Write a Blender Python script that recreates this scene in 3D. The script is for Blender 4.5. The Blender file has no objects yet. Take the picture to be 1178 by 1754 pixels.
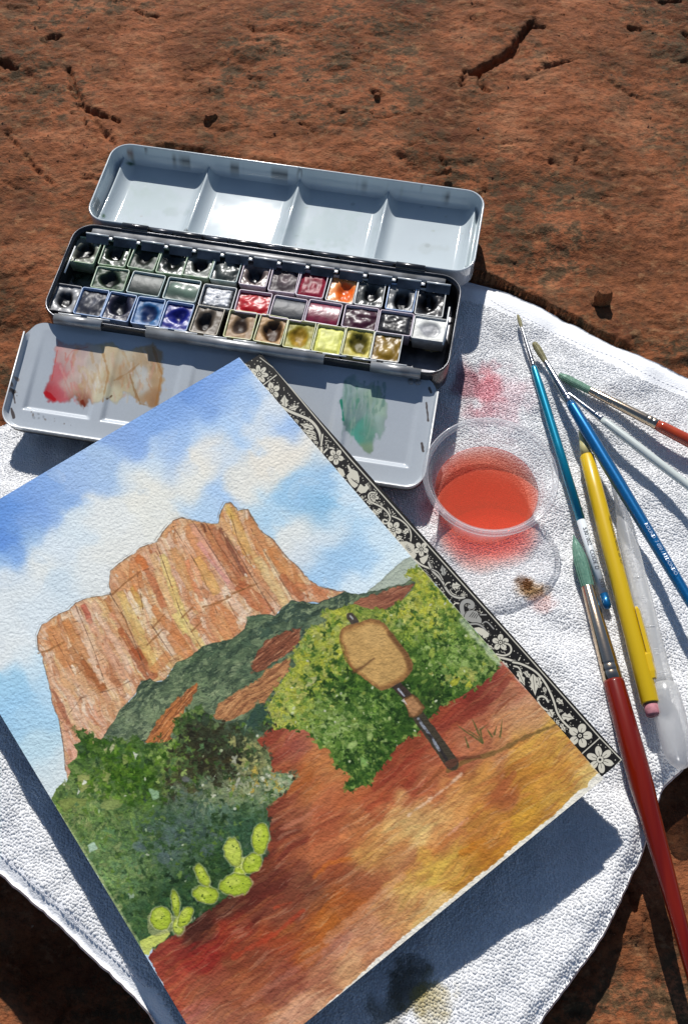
import bpy, math, random
import numpy as np
from mathutils import Vector, Matrix
from mathutils.geometry import delaunay_2d_cdt
random.seed(7); RNG = np.random.default_rng(7)
MM = 0.001
# ------------------------------------------------------------------ camera, sky, sun
CAM_H, FPX, CX, CY, PITCH = 0.41, 1770.0, 589.0, 877.0, math.radians(62)
sc = bpy.context.scene
cam_d = bpy.data.cameras.new('camera'); cam = bpy.data.objects.new('camera', cam_d)
sc.collection.objects.link(cam); sc.camera = cam
cam.location = (0, 0, CAM_H); cam.rotation_euler = (math.pi/2 - PITCH, 0, 0)
cam_d.sensor_fit = 'VERTICAL'; cam_d.sensor_height = 24; cam_d.lens = 24*FPX/1754
cam_d.clip_start = 0.01; cam_d.clip_end = 200
SUN_EL, SUN_AZ = math.radians(41), math.radians(-5.5)
w = bpy.data.worlds.new('World'); sc.world = w; w.use_nodes = True
nt = w.node_tree; bg = nt.nodes['Background']; sky = nt.nodes.new('ShaderNodeTexSky')
sky.sky_type = 'NISHITA'; sky.sun_disc = False
sky.sun_elevation = SUN_EL; sky.sun_rotation = SUN_AZ; sky.altitude = 1300; sky.dust_density = 0.4
nt.links.new(sky.outputs[0], bg.inputs[0]); bg.inputs[1].default_value = 0.08
sd = bpy.data.lights.new('sun', 'SUN'); so = bpy.data.objects.new('sun', sd); sc.collection.objects.link(so)
sd.energy = 4.75; sd.angle = math.radians(0.53); sd.color = (1.0, 0.975, 0.94)
S = Vector((math.sin(SUN_AZ)*math.cos(SUN_EL), math.cos(SUN_AZ)*math.cos(SUN_EL), math.sin(SUN_EL)))
so.rotation_euler = S.to_track_quat('Z', 'Y').to_euler(); so.location = S*3
sc.view_settings.view_transform = 'Standard'; sc.view_settings.look = 'None'
sc.view_settings.exposure = 0.0; sc.view_settings.gamma = 1; sc.view_settings.use_curve_mapping = False
sc.cycles.volume_bounces = 2; sc.cycles.max_bounces = 10; sc.cycles.transparent_max_bounces = 16

# ------------------------------------------------------------------ measuring helpers
cP, sP = math.cos(PITCH), math.sin(PITCH)
def unp(x, y, z=0.0):
    """place in the scene (z in mm) that the photograph shows at pixel x, y"""
    z *= MM; a = (x-CX)/FPX; b = (y-CY)/FPX
    d = np.array([a, cP-b*sP, -sP-b*cP]); t = (CAM_H-z)/-d[2]
    return Vector((d*t + np.array([0, 0, CAM_H])).tolist())
def proj(X, Y, Z):
    dz = Z-CAM_H; dep = Y*cP - dz*sP; up = Y*sP + dz*cP
    return CX + FPX*X/dep, CY - FPX*up/dep

T1 = RNG.random((257, 257)).astype(np.float32); T1[256] = T1[0]; T1[:, 256] = T1[:, 0]
TA = RNG.random((257, 257))*2*math.pi; GX, GY = np.cos(TA), np.sin(TA)
def vn(x, y, s=0):
    x = x + 37.3*s; y = y + 91.7*s
    i = np.floor(x); j = np.floor(y); u = x-i; v = y-j
    u = u*u*(3-2*u); v = v*v*(3-2*v); i = i.astype(int) % 256; j = j.astype(int) % 256
    i1 = (i+1) % 256; j1 = (j+1) % 256
    return ((T1[i, j]*(1-u)+T1[i1, j]*u)*(1-v) + (T1[i, j1]*(1-u)+T1[i1, j1]*u)*v)*2-1
def gn(x, y, s=0):
    x = x + 17.13*s; y = y + 51.7*s
    i = np.floor(x); j = np.floor(y); u = x-i; v = y-j
    a = u*u*u*(u*(u*6-15)+10); b = v*v*v*(v*(v*6-15)+10)
    i = i.astype(int) % 256; j = j.astype(int) % 256; i1 = (i+1) % 256; j1 = (j+1) % 256
    d = lambda I, J, p, q: GX[I, J]*p + GY[I, J]*q
    return ((d(i, j, u, v)*(1-a)+d(i1, j, u-1, v)*a)*(1-b) + (d(i, j1, u, v-1)*(1-a)+d(i1, j1, u-1, v-1)*a)*b)*1.5
def fbm(x, y, s=0, o=4, g=0.5):
    r = 0; a = 1; t = 0
    for k in range(o):
        r = r + a*gn(x*2**k, y*2**k, s+k*3.1); t += a; a *= g
    return r/t
def sstep(a, b, x):
    t = np.clip((x-a)/(b-a), 0, 1); return t*t*(3-2*t)
def polydist(X, Y, P):
    """signed distance (inside positive) to a closed polygon"""
    P = np.asarray(P, float); ins = np.zeros(X.shape, bool); D = np.full(X.shape, 1e18)
    n = len(P)
    for k in range(n):
        x1, y1 = P[k]; x2, y2 = P[(k+1) % n]
        if y1 != y2:
            c = ((y1 > Y) != (y2 > Y)) & (X < (x2-x1)*(Y-y1)/(y2-y1)+x1); ins ^= c
        dx, dy = x2-x1, y2-y1; L = dx*dx+dy*dy+1e-12
        t = np.clip(((X-x1)*dx+(Y-y1)*dy)/L, 0, 1)
        D = np.minimum(D, (X-x1-t*dx)**2+(Y-y1-t*dy)**2)
    D = np.sqrt(D); return np.where(ins, D, -D)
def linedist(X, Y, P):
    D = np.full(X.shape, 1e9); TT = np.zeros(X.shape); n = len(P)-1
    for k in range(n):
        x1, y1 = P[k]; x2, y2 = P[k+1]; dx, dy = x2-x1, y2-y1; L = dx*dx+dy*dy+1e-12
        t = np.clip(((X-x1)*dx+(Y-y1)*dy)/L, 0, 1); d = np.hypot(X-x1-t*dx, Y-y1-t*dy)
        m = d < D; D = np.where(m, d, D); TT = np.where(m, (k+t)/n, TT)
    return D, TT

# ------------------------------------------------------------------ object helpers
COL = sc.collection
def tag(o, label=None, cat=None, group=None, kind=None):
    if label: o['label'] = label
    if cat: o['category'] = cat
    if group: o['group'] = group
    if kind: o['kind'] = kind
    return o
def mesh(name, V, F, mat=None, parent=None, smooth=True, mats=None, mi=None):
    me = bpy.data.meshes.new(name); me.from_pydata([tuple(v) for v in V], [], [tuple(f) for f in F])
    if mats:
        for m in mats: me.materials.append(m)
    elif mat: me.materials.append(mat)
    if mi is not None: me.polygons.foreach_set('material_index', mi)
    me.polygons.foreach_set('use_smooth', [smooth]*len(me.polygons)); me.update()
    o = bpy.data.objects.new(name, me); COL.objects.link(o)
    if parent: o.parent = parent
    return o
def fast_mesh(name, V, F, mat, parent=None, smooth=True, col=None):
    """V (n,3) array, F (m,k) array with one k"""
    me = bpy.data.meshes.new(name); n = len(V); m, k = F.shape
    me.vertices.add(n); me.vertices.foreach_set('co', np.asarray(V, np.float32).ravel())
    me.loops.add(m*k); me.loops.foreach_set('vertex_index', F.astype(np.int32).ravel())
    me.polygons.add(m); me.polygons.foreach_set('loop_start', np.arange(0, m*k, k, dtype=np.int32))
    me.polygons.foreach_set('loop_total', np.full(m, k, np.int32))
    me.polygons.foreach_set('use_smooth', np.full(m, smooth)); me.update(calc_edges=True)
    if col is not None: paint_attr(me, col)
    me.materials.append(mat); o = bpy.data.objects.new(name, me); COL.objects.link(o)
    if parent: o.parent = parent
    return o
def paint_attr(me, col):
    a = me.color_attributes.new('Col', 'FLOAT_COLOR', 'POINT')
    c = np.ones((len(me.vertices), 4), np.float32); c[:, :3] = col; a.data.foreach_set('color', c.ravel())
def empty(name, loc=(0, 0, 0), rot=(0, 0, 0)):
    e = bpy.data.objects.new(name, None); COL.objects.link(e); e.location = loc; e.rotation_euler = rot
    e.empty_display_size = 0.01; return e
def lin(c):
    c = np.asarray(c, float)/255
    return np.where(c <= 0.04045, c/12.92, ((c+0.055)/1.055)**2.4)
# materials
def mat(name, col=(0.5, 0.5, 0.5), rough=0.5, metal=0.0, coat=0.0, bump=0.0, bscale=500, var=0.0, vscale=200,
        attr=False, stretch=(1, 1, 1), spec=0.5, c2=None, sheen=0):
    m = bpy.data.materials.new(name); m.use_nodes = True; N = m.node_tree.nodes; Lk = m.node_tree.links
    b = N['Principled BSDF']; b.inputs['Roughness'].default_value = rough; b.inputs['Metallic'].default_value = metal
    b.inputs['Specular IOR Level'].default_value = spec
    if coat: b.inputs['Coat Weight'].default_value = coat; b.inputs['Coat Roughness'].default_value = 0.06
    if sheen: b.inputs['Sheen Weight'].default_value = sheen
    tc = N.new('ShaderNodeTexCoord'); mp = N.new('ShaderNodeMapping'); mp.inputs['Scale'].default_value = stretch
    Lk.new(tc.outputs['Object'], mp.inputs[0])
    src = None
    if attr:
        a = N.new('ShaderNodeAttribute'); a.attribute_name = 'Col'; src = a.outputs['Color']
    if var or c2:
        n1 = N.new('ShaderNodeTexNoise'); n1.inputs['Scale'].default_value = vscale; n1.inputs['Detail'].default_value = 5
        Lk.new(mp.outputs[0], n1.inputs['Vector'])
        mx = N.new('ShaderNodeMix'); mx.data_type = 'RGBA'
        if attr:
            mx.blend_type = 'MULTIPLY'; Lk.new(src, mx.inputs['A'])
            cr = N.new('ShaderNodeMapRange'); Lk.new(n1.outputs['Fac'], cr.inputs[0])
            cr.inputs[1].default_value = 0.3; cr.inputs[2].default_value = 0.7
            cr.inputs[3].default_value = 1-var; cr.inputs[4].default_value = 1.0
            mx.inputs['Factor'].default_value = 1; Lk.new(cr.outputs[0], mx.inputs['B'])
        else:
            cr = N.new('ShaderNodeMapRange'); cr.inputs[1].default_value = 0.35; cr.inputs[2].default_value = 0.65
            Lk.new(n1.outputs['Fac'], cr.inputs[0]); Lk.new(cr.outputs[0], mx.inputs['Factor'])
            c2_ = c2 if c2 else tuple(x*(1-var) for x in col)
            mx.inputs['A'].default_value = (*col, 1); mx.inputs['B'].default_value = (*c2_, 1)
        src = mx.outputs['Result']
    if src: Lk.new(src, b.inputs['Base Color'])
    else: b.inputs['Base Color'].default_value = (*col, 1)
    if bump:
        n2 = N.new('ShaderNodeTexNoise'); n2.inputs['Scale'].default_value = bscale; n2.inputs['Detail'].default_value = 4
        Lk.new(mp.outputs[0], n2.inputs['Vector']); bp = N.new('ShaderNodeBump')
        bp.inputs['Strength'].default_value = 1.0; bp.inputs['Distance'].default_value = bump*MM
        Lk.new(n2.outputs['Fac'], bp.inputs['Height']); Lk.new(bp.outputs[0], b.inputs['Normal'])
    return m
def mat_image(name, img, rough, bump, bscale, spec=0.3):
    m = bpy.data.materials.new(name); m.use_nodes = True; N = m.node_tree.nodes; Lk = m.node_tree.links
    b = N['Principled BSDF']; b.inputs['Roughness'].default_value = rough; b.inputs['Specular IOR Level'].default_value = spec
    t = N.new('ShaderNodeTexImage'); t.image = img; t.extension = 'EXTEND'; Lk.new(t.outputs[0], b.inputs['Base Color'])
    if bump:
        tc = N.new('ShaderNodeTexCoord'); n2 = N.new('ShaderNodeTexNoise')
        n2.inputs['Scale'].default_value = bscale; n2.inputs['Detail'].default_value = 2.5; n2.inputs['Roughness'].default_value = 0.55
        Lk.new(tc.outputs['Object'], n2.inputs['Vector']); bp = N.new('ShaderNodeBump')
        bp.inputs['Distance'].default_value = bump*MM; Lk.new(n2.outputs['Fac'], bp.inputs['Height'])
        Lk.new(bp.outputs[0], b.inputs['Normal'])
    return m
def mat_clear(name, tint, milk, rough=0.05, milkcol=(0.85, 0.86, 0.88), fres=1.45):
    """thin clear or milky plastic: see-through, partly translucent, glossy"""
    m = bpy.data.materials.new(name); m.use_nodes = True; N = m.node_tree.nodes; Lk = m.node_tree.links
    N.remove(N['Principled BSDF']); out = N['Material Output']
    tr = N.new('ShaderNodeBsdfTransparent'); tr.inputs[0].default_value = (*tint, 1)
    tl = N.new('ShaderNodeBsdfTranslucent'); tl.inputs[0].default_value = (*milkcol, 1)
    df = N.new('ShaderNodeBsdfDiffuse'); df.inputs[0].default_value = (*milkcol, 1)
    md = N.new('ShaderNodeMixShader'); md.inputs[0].default_value = 0.5; Lk.new(tl.outputs[0], md.inputs[1]); Lk.new(df.outputs[0], md.inputs[2])
    lw = N.new('ShaderNodeLayerWeight'); lw.inputs[0].default_value = 0.35
    mr = N.new('ShaderNodeMapRange'); mr.inputs[3].default_value = milk; mr.inputs[4].default_value = min(1, milk+(0.50 if milk > .2 else .34))
    Lk.new(lw.outputs['Facing'], mr.inputs[0])
    m1 = N.new('ShaderNodeMixShader'); Lk.new(mr.outputs[0], m1.inputs[0]); Lk.new(tr.outputs[0], m1.inputs[1]); Lk.new(md.outputs[0], m1.inputs[2])
    gl = N.new('ShaderNodeBsdfGlossy'); gl.inputs['Roughness'].default_value = rough
    pw = N.new('ShaderNodeMath'); pw.operation = 'POWER'; pw.inputs[1].default_value = 4.5; lf = N.new('ShaderNodeLayerWeight'); lf.inputs[0].default_value = 0.5; Lk.new(lf.outputs['Facing'], pw.inputs[0])
    fr = N.new('ShaderNodeMath'); fr.operation = 'MULTIPLY_ADD'; fr.inputs[1].default_value = 1.2*(fres-1); fr.inputs[2].default_value = 0.09*(fres-1)+0.01; Lk.new(pw.outputs[0], fr.inputs[0])
    m2 = N.new('ShaderNodeMixShader'); Lk.new(fr.outputs[0], m2.inputs[0]); Lk.new(m1.outputs[0], m2.inputs[1]); Lk.new(gl.outputs[0], m2.inputs[2])
    Lk.new(m2.outputs[0], out.inputs[0]); return m
# shapes
def rrect(w_, d_, r, n=6):
    P = []
    for cx, cy, a0 in ((w_/2-r, d_/2-r, 0), (-w_/2+r, d_/2-r, 90), (-w_/2+r, -d_/2+r, 180), (w_/2-r, -d_/2+r, 270)):
        for k in range(n+1):
            a = math.radians(a0+90*k/n); P.append((cx+r*math.cos(a), cy+r*math.sin(a)))
    return P
def loft(rings, cap0=False, cap1=False, closed=True):
    V = []; F = []; n = len(rings[0])
    for R in rings: V += list(R)
    for i in range(len(rings)-1):
        for k in range(n if closed else n-1):
            a = i*n+k; b = i*n+(k+1) % n; F.append((a, b, b+n, a+n))
    if cap0: F.append(tuple(range(n-1, -1, -1)))
    if cap1: F.append(tuple(range((len(rings)-1)*n, len(rings)*n)))
    return V, F
def rr_rings(w_, d_, r, prof, n=6):
    return [[(x*MM, y*MM, z*MM) for x, y in rrect(w_-2*i, d_-2*i, max(r-i, 0.3), n)] for i, z in prof]
def box(x0, x1, y0, y1, z0, z1, b=0.0):
    if b:
        R = [[(x*MM, y*MM, z*MM) for x, y in ((x0+i, y0+i), (x1-i, y0+i), (x1-i, y1-i), (x0+i, y1-i))] for i, z in ((b, z0), (0, z0+b), (0, z1-b), (b, z1))]
        return loft(R, True, True)
    R = [[(x*MM, y*MM, z*MM) for x, y in ((x0, y0), (x1, y0), (x1, y1), (x0, y1))] for z in (z0, z1)]
    return loft(R, True, True)
def join(*VF):
    V = []; F = []
    for v, f in VF:
        o = len(V); V += list(v); F += [tuple(i+o for i in q) for q in f]
    return V, F
def tube(pts, rad, n=20, cap=True, flat=None):
    pts = [Vector(p) for p in pts]; R = []
    for i, p in enumerate(pts):
        t = (pts[min(i+1, len(pts)-1)]-pts[max(i-1, 0)]).normalized()
        sx = t.cross(Vector((0, 0, 1))).normalized(); up = sx.cross(t)
        fl = flat[i] if flat else 1.0
        R.append([p + sx*math.cos(a)*rad[i] + up*math.sin(a)*rad[i]*fl for a in [2*math.pi*k/n for k in range(n)]])
    return loft(R, cap, cap)
def lathe(prof, n=64, cap0=False, cap1=False):
    R = [[(r*MM*math.cos(2*math.pi*k/n), r*MM*math.sin(2*math.pi*k/n), z*MM) for k in range(n)] for r, z in prof]
    return loft(R, cap0, cap1)
def grid_faces(nx, ny):
    i = np.arange(nx-1)[:, None]; j = np.arange(ny-1)[None, :]; a = i*ny+j
    return np.stack([a, a+ny, a+ny+1, a+1], -1).reshape(-1, 4)

# ------------------------------------------------------------------ flat artwork painter
SAT = {}
class Canvas:
    """pigment laid on a flat surface; o, U, V: corner and edges of that surface in the scene"""
    def __init__(s, o, U, V, W, H, base):
        s.o, s.U, s.V, s.W, s.H = np.array(o), np.array(U), np.array(V), W, H
        u = (np.arange(W)+0.5)/W; v = (np.arange(H)+0.5)/H; u, v = np.meshgrid(u, v)
        P = s.o[:, None, None] + s.U[:, None, None]*u + s.V[:, None, None]*v
        s.X, s.Y = proj(P[0], P[1], P[2]); s.N = np.cross(s.U, s.V)
        s.c = np.zeros((H, W, 3)); s.c[:] = base
        s.n1 = vn(s.X/9, s.Y/9, 1)*0.6+vn(s.X/4, s.Y/4, 2)*0.4
        s.n2 = vn(s.X/26, s.Y/26, 3)*0.6+vn(s.X/11, s.Y/11, 4)*0.4
        s.n3 = vn(s.X/2.2, s.Y/2.2, 5)
        s.gx = vn(s.X/30, s.Y/30, 6); s.gy = vn(s.X/30, s.Y/30, 7)
    def uv(s, x, y):
        a = (x-CX)/FPX; b = (y-CY)/FPX; d = np.array([a, cP-b*sP, -sP-b*cP]); c = np.array([0, 0, CAM_H])
        t = ((s.o-c)@s.N)/(d@s.N); p = c+d*t-s.o
        return (p@s.U)/(s.U@s.U)*s.W, (p@s.V)/(s.V@s.V)*s.H
    def sl(s, P, m):
        q = [s.uv(x, y) for x, y in ((min(p[0] for p in P)-m, min(p[1] for p in P)-m), (max(p[0] for p in P)+m, min(p[1] for p in P)-m),
             (max(p[0] for p in P)+m, max(p[1] for p in P)+m), (min(p[0] for p in P)-m, max(p[1] for p in P)+m))]
        a = max(0, int(min(k[0] for k in q))); b = min(s.W, int(max(k[0] for k in q))+2)
        c = max(0, int(min(k[1] for k in q))); d = min(s.H, int(max(k[1] for k in q))+2)
        return (slice(c, d), slice(a, b)) if b > a and d > c else None
    def pd(s, P):
        if not hasattr(s, 'cache'): s.cache = {}
        k = id(P)
        if k not in s.cache: s.cache[k] = (polydist(s.X, s.Y, P), P)
        return s.cache[k][0]
    def put(s, S_, m, col):
        s.c[S_] = s.c[S_]*(1-m[..., None]) + col*m[..., None]
    def wash(s, P, samples, sig=24, soft=1.2, warp=2.5, a=1, cw=14, edge=0.0, var=0.05):
        S_ = s.sl(P, 6)
        if S_ is None: return
        X, Y = s.X[S_], s.Y[S_]; d = polydist(X, Y, P)+s.n1[S_]*warp
        m = sstep(-soft, soft, d)*a
        Xw = X+s.gx[S_]*cw+s.n1[S_]*cw*0.4; Yw = Y+s.gy[S_]*cw+s.n2[S_]*cw*0.3
        acc = np.zeros(X.shape+(3,)); ws = np.full(X.shape, 1e-12)
        for x, y, c in samples:
            q = np.exp(-((Xw-x)**2+(Yw-y)**2)/(2*sig*sig))+1e-5/(1+((Xw-x)**2+(Yw-y)**2)/900)
            acc += q[..., None]*np.array(c, float)/255; ws += q
        col = acc/ws[..., None]*(1+var*s.n2[S_][..., None])
        if edge: col = col*(1-edge*np.exp(-(d/2.2)**2)[..., None])
        s.put(S_, m, col)
    def fill(s, P, c, a=1, soft=0.9, warp=1.5, edge=0.0, var=0.06):
        S_ = s.sl(P, 4)
        if S_ is None: return
        d = polydist(s.X[S_], s.Y[S_], P)+s.n1[S_]*warp; m = sstep(-soft, soft, d)*a
        col = np.array(c, float)/255*(1+var*s.n1[S_][..., None])
        if edge: col = col*(1-edge*np.exp(-(d/2.2)**2)[..., None])
        s.put(S_, m, col)
    def line(s, P, w_, c, a=1, soft=0.7, taper=0.0, warp=0.4, rough=0.0):
        S_ = s.sl(P, w_+3)
        if S_ is None: return
        d, t = linedist(s.X[S_], s.Y[S_], P)
        r = w_/2*(1-taper*t); m = sstep(soft, -soft, d-r-s.n1[S_]*warp)*a
        if rough: m = m*sstep(-0.6+rough, 0.3+rough, s.n3[S_]*0.5+s.n1[S_]*0.7+0.45)
        s.put(S_, m, np.array(c, float)/255)
    def ell(s, x, y, rx, ry, rot, c, a=1, soft=0.8, warp=1.0, edge=0.0):
        co, si = math.cos(rot), math.sin(rot); R = max(rx, ry)+3
        S_ = s.sl([(x-R, y-R), (x+R, y+R)], 1)
        if S_ is None: return
        X, Y = s.X[S_]-x, s.Y[S_]-y; p = X*co+Y*si; q = -X*si+Y*co
        k = np.sqrt((p/rx)**2+(q/ry)**2)+1e-6; d = (1-k)*min(rx, ry)+s.n1[S_]*warp
        col = np.ones(X.shape+(3,))*np.array(c, float)/255
        if edge: col = col*(1-edge*np.exp(-(d/1.8)**2)[..., None])
        s.put(S_, sstep(-soft, soft, d)*a, col)
    def dabs(s, P, n, cols, r=(2, 6), a=(0.5, 0.9), asp=(1, 2), ang=None, warp=2.2, rr=random):
        x0, x1 = min(p[0] for p in P), max(p[0] for p in P); y0, y1 = min(p[1] for p in P), max(p[1] for p in P)
        k = 0; t = 0; PP = np.array(P, float)
        qx = np.array([rr.uniform(x0, x1) for _ in range(n*6)]); qy = np.array([rr.uniform(y0, y1) for _ in range(n*6)])
        ok = polydist(qx, qy, PP) > 1
        for x, y in list(zip(qx[ok], qy[ok]))[:n]:
            R = rr.uniform(*r); A = rr.uniform(*asp); th = rr.uniform(0, 3.14) if ang is None else ang+rr.gauss(0, 0.2)
            s.ell(x, y, R*math.sqrt(A), R/math.sqrt(A), th, rr.choice(cols), rr.uniform(*a), 0.7, warp, 0.12)
    def leaves(s, P, n, cols, r=(3, 6), a=(.6, .9), rr=random, cen=None):
        """brush dabs of three or four touching lobes"""
        x0, x1 = min(p[0] for p in P), max(p[0] for p in P); y0, y1 = min(p[1] for p in P), max(p[1] for p in P)
        m = n*6; qx = np.array([rr.gauss(cen[0], cen[2]) if cen else rr.uniform(x0, x1) for _ in range(m)]); qy = np.array([rr.gauss(cen[1], cen[3]) if cen else rr.uniform(y0, y1) for _ in range(m)])
        ok = polydist(qx, qy, np.array(P, float)) > 1.5
        for x, y in list(zip(qx[ok], qy[ok]))[:n]:
            R = rr.uniform(*r); c = rr.choice(cols); A = rr.uniform(*a); th = rr.uniform(0, 6.28); f = rr.uniform(.88, 1.1); c = tuple(q*f for q in c)
            for k in range(rr.randint(2, 4)):
                t = th+k*rr.uniform(.9, 1.5); d = R*.7; s.ell(x+math.cos(t)*d, y+math.sin(t)*d, R*rr.uniform(.65, .95), R*rr.uniform(.32, .5), t, c, A, .6, 1.4, .18)
    def tex(s, P, c, a, lx, ly, ang, thr=.1, seed=0, soft=.09, edge=.2, fe=2.0, cen=None):
        """irregular washes of pigment: noise cut at a level, drawn out along a direction"""
        if cen: R1, R2 = cen[2]*1.9, cen[3]*1.9; S_ = s.sl([(cen[0]-R1, cen[1]-R2), (cen[0]+R1, cen[1]-R2), (cen[0]+R1, cen[1]+R2), (cen[0]-R1, cen[1]+R2)], 0)
        else: S_ = s.sl(P, 3)
        if S_ is None: return
        X, Y = s.X[S_], s.Y[S_]; X1 = X+s.gx[S_]*6; Y1 = Y+s.gy[S_]*6; co, si = math.cos(ang), math.sin(ang); p = (X1*co+Y1*si)/lx; q = (-X1*si+Y1*co)/ly
        n = .58*vn(p, q, seed)+.30*vn(p*2.3, q*2.3, seed+1)+.14*vn(p*5, q*5, seed+2)
        m = sstep(thr-soft, thr+soft, n)*sstep(0, fe, s.pd(P)[S_]+s.n1[S_]*2)*a
        if cen:
            m = m*np.exp(-(((X-cen[0])/cen[2])**2+((Y-cen[1])/cen[3])**2))
        col = np.array(c, float)/255*(1-edge*np.exp(-((n-thr)/.07)**2)[..., None])
        s.put(S_, m, col)
    def image(s, name, grain=0.05):
        c = s.c*(1+grain*(vn(s.X/1.6, s.Y/1.6, 11)*0.6+s.n3*0.4))[..., None]
        if hasattr(s, 'sat'): g = c.mean(2, keepdims=True); c = g+(c-g)*s.sat
        c = np.clip(c*s.gain if hasattr(s, 'gain') else c, 0.004, 1)
        im = bpy.data.images.new(name, s.W, s.H, alpha=False)
        px = np.ones((s.H, s.W, 4), np.float32); px[..., :3] = c; im.pixels.foreach_set(px.ravel()); im.pack()
        return im

# ------------------------------------------------------------------ heights of towel and rock (mm)
def field(ctrl, power=3.0):
    P = [unp(x, y, z) for x, y, z in ctrl]; A = np.array([[p.x*1000, p.y*1000] for p in P]); Z = np.array([c[2] for c in ctrl], float)
    def f(X, Y):
        acc = 0; ws = 0
        for (a, b), z in zip(A, Z):
            q = 1/((X-a)**2+(Y-b)**2+60)**(power/2); acc = acc+q*z; ws = ws+q
        return acc/ws
    return f
TOW = [(0, 740, -34), (60, 800, -31), (-100, 800, -30), (0, 860, -24), (800, 480, -27), (840, 620, -30), (900, 540, -26), (1000, 580, -26), (1178, 660, -28),
       (1300, 800, -27), (1100, 720, -26), (1150, 800, -27), (960, 700, -26), (1040, 640, -24), (840, 850, -30), (760, 900, -29), (930, 900, -29), (800, 960, -29), (900, 960, -28),
       (980, 850, -27), (905, 1010, -24), (960, 1085, -26.5), (1000, 1180, -21.5), (930, 1120, -22), (1040, 950, -26), (1100, 1000, -26), (1150, 1150, -26),
       (1178, 1000, -27), (1080, 1180, -24), (1100, 1280, -24), (1063, 1350, -27), (1045, 1455, -28.5), (1090, 1400, -26), (950, 1550, -25), (850, 1610, -21.5),
       (800, 1700, -20), (700, 1700, -19), (900, 1740, -23), (1000, 1600, -26), (600, 1850, -13), (0, 1310, -15), (70, 1420, -15.5), (0, 1450, -18), (150, 1560, -15), (150, 1610, -17),
       (245, 1700, -15), (-200, 1200, -14), (400, 1200, -13), (600, 1000, -17), (300, 900, -20), (500, 800, -32), (400, 700, -32), (200, 700, -36), (600, 700, -34),
       (700, 560, -24), (600, 560, -24), (500, 600, -28), (400, 600, -28), (300, 1600, -12), (500, 1600, -13), (760, 780, -31), (800, 1250, -18)]
_tf = field(TOW)
TOWEL_PX = [(772, 474), (800, 478), (838, 487), (880, 503), (925, 520), (968, 542), (1010, 565), (1055, 588), (1100, 610), (1178, 643), (1300, 700), (1420, 780), (1400, 1000),
            (1270, 1180), (1200, 1280), (1160, 1325), (1133, 1345), (1127, 1380), (1110, 1425), (1094, 1475), (1060, 1550), (1022, 1618), (985, 1670), (950, 1715),
            (915, 1765), (870, 1850), (700, 1990), (450, 2020), (330, 1850), (250, 1727), (200, 1678), (150, 1632), (105, 1588), (60, 1547), (0, 1497), (-150, 1370),
            (-300, 1150), (-320, 900), (-150, 770), (0, 727), (60, 700), (400, 600), (690, 500)]
TZ = {}
def edge_world():
    out = []
    for x, y in TOWEL_PX:
        z = -25.0
        for _ in range(4):
            p = unp(x, y, z); z = float(_tf(np.array(p.x*1000), np.array(p.y*1000)))
        p = unp(x, y, z-1.0); out.append((p.x*1000, p.y*1000))
    return out
TE = edge_world()
# soften corners of the outline by resampling
def resample(P, step):
    P = [np.array(p) for p in P]; out = []
    for i in range(len(P)):
        a, b = P[i], P[(i+1) % len(P)]; n = max(1, int(np.linalg.norm(b-a)/step))
        for k in range(n): out.append(a+(b-a)*k/n)
    A = np.array(out)
    for _ in range(6): A = (np.roll(A, 1, 0)+A*2+np.roll(A, -1, 0))/4
    return A
TEA = resample(TE, 2.0); TEA = TEA + 0.35*np.stack([vn(TEA[:, 0]/3, TEA[:, 1]/3, 8), vn(TEA[:, 0]/3, TEA[:, 1]/3, 9)], 1)
BLOCK_PX = [(-163, 951), (410, 612), (446, 606), (1065, 1300), (1033, 1334), (386, 1864)]
def towel_z(X, Y, d=None):
    z = _tf(X, Y)
    z = z + 4.4*fbm(X/46, Y/46, 4, 2)*sstep(70, 110, X+0*Y) + 0.7*fbm(X/22, Y/22, 4, 2) + 0.55*gn(X/9, Y/9, 5)
    # soft creases
    z = z + 0.9*np.sin(((X*0.83-Y*0.55)+9*gn(X/40, Y/40, 9))/7.5)*sstep(0, 0.6, gn(X/35, Y/35, 14)+0.1)
    cd_ = np.hypot(X-66.8, Y-238); kc = sstep(33, 23, cd_); z = z*(1-kc)+(-30.6)*kc
    if d is not None: z = z - 3.2*(1-sstep(0, 7, d))
    return z
ROCK = [(0, 0, -16), (300, 0, -12), (600, 0, -12), (900, 0, -14), (1178, 0, -18), (0, 200, -18), (300, 200, -13), (600, 200, -11.5), (900, 200, -16), (1178, 250, -24),
        (480, 330, -14), (950, 380, -22), (1178, 500, -28), (1000, 480, -28), (60, 420, -22), (100, 500, -24), (30, 600, -34), (400, 500, -22), (700, 520, -24),
        (0, 700, -38), (400, 800, -42), (900, 900, -40), (1300, 900, -36), (600, 1300, -44), (-300, 1000, -50), (1178, 1330, -50), (1178, 1450, -44), (1110, 1570, -43),
        (1178, 1700, -44), (1050, 1740, -45), (950, 1800, -45), (600, 1900, -60), (0, 1560, -72), (0, 1740, -64), (250, 1754, -80), (100, 1650, -80), (-300, 1600, -66), (300, 1900, -72)]
_rf = field(ROCK, 3.4)
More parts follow.
